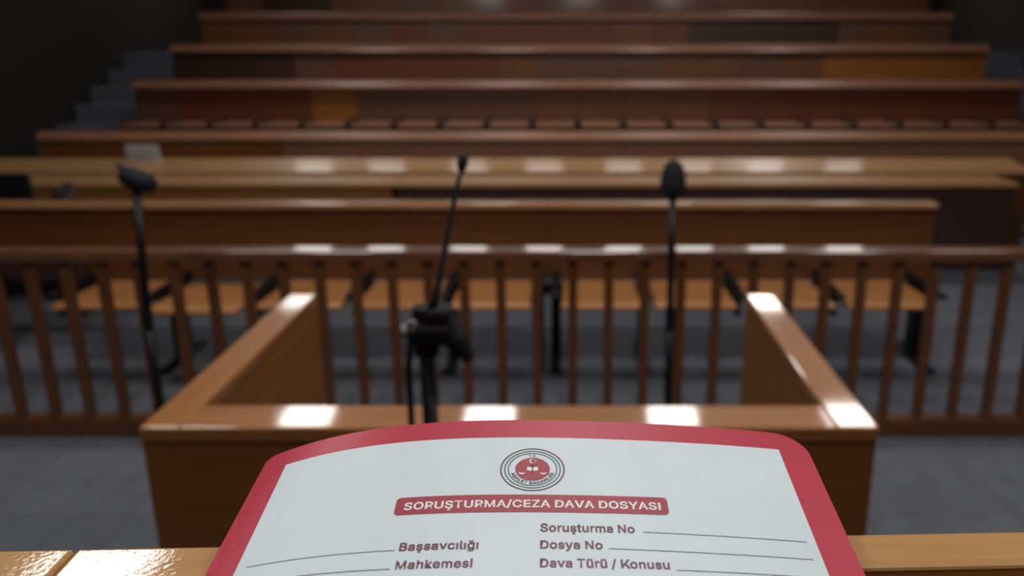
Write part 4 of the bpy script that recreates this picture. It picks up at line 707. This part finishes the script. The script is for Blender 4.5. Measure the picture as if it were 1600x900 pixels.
def row(i, x0, x1, label, special, seats, depth=0.50, cap='row_cap'):
    y, z = ROWS[i]
    t = thing('tier_bench', label, 'bench', (0, y, z), 0, 'tiered public benches')
    n = round((x1 - x0) / 0.49)
    w_ = (x1 - x0) / n
    for k in range(n):
        a = x0 + k * w_
        mid = a + w_ / 2
        tone = TONES[(k * 7 + i * 3 + (k // 3)) % 5]
        for (lo, hi, tn) in special:
            if lo <= mid <= hi:
                tone = tn
        bk = bmesh.new()
        q = box(a + 0.001, a + w_ - 0.001, -0.018, 0.018, 0.36, 0.86, 0.003, 1)
        merge(bk, q, Matrix.Translation((0, 0, 0.36)) @ Matrix.Rotation(R(-3), 4, 'X') @ Matrix.Translation((0, 0, -0.36)))
        obj('back_panel', bk, M[tone], t, label={'orange_wood': 'orange toned back panel', 'dark_wood': 'dark back panel'}.get(tone))
    cp = bmesh.new()
    prof = [(-0.055, 0.815), (-0.055, 0.835), (-0.050, 0.845), (-0.004, 0.893), (0.010, 0.902), (0.060, 0.905), (0.068, 0.897), (0.068, 0.815)]
    ra, rb = [[cp.verts.new((x, py, pz)) for py, pz in prof] for x in (x0, x1)]
    for k in range(len(prof)):
        q = (k + 1) % len(prof)
        cp.faces.new((ra[k], ra[q], rb[q], rb[k]))
    cp.faces.new(ra)
    cp.faces.new(rb[::-1])
    obj('top_cap', cp, M[cap], t)
    for e in (x0, x1):
        s = 1 if e < 0 else -1
        a, b = sorted((e, e + s * 0.04))
        obj('end_panel', box(a, b, -depth, -0.05, 0.0, 0.43, 0.01), M['dark_wood'], t)
    if seats:
        first = None
        for k in range(n):
            if first is None:
                first = o = obj('seat', box(0.035, w_ - 0.035, -0.48, -0.03, 0.42, 0.455, 0.012), M['pink_wood'], t)
            else:
                o = first.copy()
                C.objects.link(o)
                o.parent = t
            o.location = (x0 + k * w_, 0, 0)
        first = None
        for k in range(n + 1):
            if first is None:
                first = o = obj('divider', box(-0.025, 0.025, -0.47, -0.02, 0.0, 0.50, 0.006), M['dark_wood'], t)
            else:
                o = first.copy()
                C.objects.link(o)
                o.parent = t
            o.location = (min(max(x0 + k * w_, x0 + 0.07), x1 - 0.07), 0, 0)
    else:
        obj('seat', box(x0 + 0.04, x1 - 0.04, -depth + 0.05, -0.03, 0.40, 0.44, 0.01), M['brown_x'], t)


row(0, -5.35, 5.35, 'lowest tiered bench just above the longest pale desk, orange toned at left',
    [(-5.4, -2.9, 'orange_wood'), (-2.9, 5.4, 'pink_wood')], False, 0.34, 'pink_wood')  # stronger light on this lowest row is put into its paler wood
row(1, -4.95, 5.06, 'second tiered bench up with a row of visible seats and one orange back panel',
    [(-3.12, -2.55, 'orange_wood'), (-2.5, -0.4, 'grey_wood'), (-0.4, 1.5, 'brown_wood'), (1.5, 5.1, 'red_wood')], True)
row(2, -4.86, 5.02, 'third tiered bench up, orange toned at its right end',
    [(3.2, 5.1, 'orange_wood'), (-0.6, 0.9, 'grey_wood'), (-4.9, -3.2, 'dark_wood')], False)
row(3, -4.83, 4.92, 'fourth tiered bench up with dark back panels right of centre', [(1.3, 3.3, 'dark_wood'), (-4.9, -3.9, 'brown_wood')], False)
row(4, -4.80, 4.93, 'highest tiered bench visible at the top edge', [(-4.9, -4.2, 'grey_wood'), (-4.2, -3.2, 'dark_wood')], False)


# ------------------------------------------------------------------ microphones on stands
def floor_base(t, r=0.12):
    obj('base', bm_lathe(bmesh.new(), [(r, 0.0), (r, 0.015), (r * 0.85, 0.028), (0.03, 0.04), (0.02, 0.07)]), M['black_metal'], t, smooth=False)


mr = thing('microphone_stand', 'black microphone stand with a round foam windscreen right of the middle', 'microphone', (0.405, 3.34, 0))
floor_base(mr)
obj('pole', bm_tube(bm_tube(bmesh.new(), [(0.012, 0, 0.03), (0.006, 0, 0.75)], 0.018), [(0.006, 0, 0.70), (0.0, 0, 1.24)], 0.015), M['black_metal'], mr, smooth=True)
obj('clutch', bm_tube(bmesh.new(), [(0.007, 0, 0.68), (0.007, 0, 0.78)], 0.022), M['black'], mr)
obj('clip', bm_tube(bmesh.new(), [(0, 0, 1.22), (0, -0.01, 1.29)], [0.012, 0.024]), M['black'], mr)
hd = bmesh.new()
bm_lathe(hd, [(0.012, 1.255), (0.040, 1.262), (0.052, 1.28), (0.053, 1.31), (0.048, 1.345), (0.037, 1.375), (0.020, 1.394), (0.004, 1.399)], 24)
obj('windscreen', hd, M['foam'], mr, smooth=True)

ml = thing('microphone_stand', 'black microphone stand at left with a tilted head in a clamp', 'microphone', (-1.80, 3.34, 0))
floor_base(ml, 0.075)
obj('pole', bm_tube(bm_tube(bmesh.new(), [(0.0, 0, 0.03), (0.0, 0, 0.75)], 0.02), [(0.0, 0, 0.70), (0.035, 0, 1.27)], 0.017), M['black_metal'], ml, smooth=True)
obj('clutch', bm_tube(bmesh.new(), [(0.002, 0, 0.68), (0.004, 0, 0.78)], 0.022), M['black'], ml)
hd = bmesh.new()
T = Matrix.Translation((0.050, 0, 1.315)) @ Matrix.Rotation(R(112), 4, 'Y')
bm_lathe(hd, [(0.012, -0.075), (0.032, -0.068), (0.042, -0.045), (0.044, 0.0), (0.040, 0.04), (0.026, 0.066), (0.008, 0.07)], 20, T)
obj('microphone_head', hd, M['blue_black'], ml, smooth=True, label='blue black microphone body tilted down to the right')
cl = bmesh.new()
bm_tube(cl, [(0.033, 0, 1.25), (0.045, 0, 1.30)], [0.016, 0.03])
bm_tube(cl, [(0.005, 0, 1.33), (-0.028, 0, 1.385)], [0.012, 0.008])
obj('clamp', cl, M['black'], ml)

mm = thing('microphone_stand', 'black stand with a thin upright gooseneck microphone just behind the folder', 'microphone', (-0.280, 1.50, 0))
floor_base(mm, 0.12)
obj('pole', bm_tube(bmesh.new(), [(0, 0, 0.03), (0, 0, 1.30)], 0.0155, 16), M['black_metal'], mm, smooth=True)
cb = [(-0.026, -0.015, 1.31), (-0.034, -0.018, 1.25), (-0.034, -0.018, 1.0), (-0.03, -0.02, 0.5), (-0.035, -0.04, 0.06), (-0.06, -0.06, 0.033)]
obj('cable', bm_tube(bmesh.new(), cb, 0.0065, 10), M['black'], mm, smooth=True)
ct = bmesh.new()
bm_tube(ct, [(-0.030, 0, 1.318), (0.045, 0, 1.318)], 0.030, 20)
bm_tube(ct, [(0, 0, 1.27), (0, 0, 1.365)], 0.024, 16)
bm_box(ct, -0.005, 0.052, -0.025, 0.03, 1.30, 1.365, 0.01)
obj('clutch', ct, M['black'], mm)
obj('knob', bm_tube(bm_tube(bmesh.new(), [(-0.045, 0, 1.316), (-0.028, 0, 1.316)], 0.014, 12), [(-0.022, -0.03, 1.335), (-0.022, -0.014, 1.335)], 0.010, 12),
    M['knob'], mm, label='grey knobs')
obj('arm', bm_tube(bmesh.new(), [(0.035, 0.0, 1.345), (0.058, -0.01, 1.30), (0.085, -0.015, 1.262)], [0.022, 0.024, 0.010], 12), M['black'], mm)
gn = [(0.012, 0, 1.35), (0.026, 0, 1.40), (0.048, 0.0, 1.50), (0.072, 0.0, 1.60), (0.080, 0.0, 1.626)]
obj('gooseneck', bm_tube(bmesh.new(), gn, [0.009, 0.007, 0.005, 0.0045, 0.0045], 10), M['steel'], mm, smooth=True, label='thin steel grey gooseneck')
obj('microphone_head', bm_tube(bmesh.new(), [(0.079, 0, 1.620), (0.081, 0, 1.632), (0.083, 0, 1.648), (0.084, 0, 1.652)], [0.006, 0.010, 0.010, 0.004], 12),
    M['foam'], mm, smooth=True)


# ------------------------------------------------------------------ two black chairs at the left desk, paper on the lowest tier bench
def office_chair(x, y, rz, zt, label):
    t = thing('office_chair', label, 'chair', (x, y, 0), rz, 'black chairs by the left desk')
    fr = bmesh.new()
    bm_box(fr, -0.25, 0.25, 0.18, 0.24, 0.50, zt, 0.028, 3)
    obj('backrest', fr, M['black'], t)
    obj('back_cushion', box(-0.20, 0.20, 0.155, 0.19, 0.54, zt - 0.05, 0.02, 3), M['leather'], t, label='dark brown leather cushion')
    obj('seat', box(-0.25, 0.25, -0.26, 0.20, 0.42, 0.50, 0.03, 3), M['leather'], t)
    for s in (-1, 1):
        ar = bmesh.new()
        bm_tube(ar, [(s * 0.27, 0.18, 0.66), (s * 0.28, 0.0, 0.68), (s * 0.28, -0.18, 0.67), (s * 0.27, -0.22, 0.60), (s * 0.26, -0.16, 0.45)], 0.02)
        obj('armrest', ar, M['black'], t)
    for a in range(5):
        c, s = math.cos(R(72 * a)), math.sin(R(72 * a))
        lg = bm_tube(bmesh.new(), [(0.02 * c, 0.02 * s, 0.11), (0.27 * c, 0.27 * s, 0.07), (0.28 * c, 0.28 * s, 0.0)], [0.025, 0.018, 0.022])
        obj('leg', lg, M['black'], t)
    obj('column', bm_tube(bmesh.new(), [(0, 0, 0.09), (0, 0, 0.43)], 0.03), M['black_metal'], t)


office_chair(-4.12, 6.12, R(180), 0.96, 'black chair with brown leather cushion before the left desk, cut by the left edge')
office_chair(-3.38, 5.86, R(112), 0.89, 'lower black chair turned sideways beside the chair at the left edge')

sheet_bm = bmesh.new()
for a, b in ((-0.028, -0.004), (0.028, 0.004)):
    q = [sheet_bm.verts.new(p) for p in ((-0.15, a, 0.0), (0.15, a, 0.0), (0.15, b, 0.14), (-0.15, b, 0.14))]
    sheet_bm.faces.new(q)
bmesh.ops.solidify(sheet_bm, geom=sheet_bm.faces[:], thickness=0.0015)
pp = obj('folded_paper', sheet_bm, M['paper'], loc=(-4.02, 7.83, 0.8085))
pp.rotation_euler = (R(7), 0, 0)
pp['label'] = 'white folded paper standing at the back of the longest pale desk at left'
pp['category'] = 'paper'
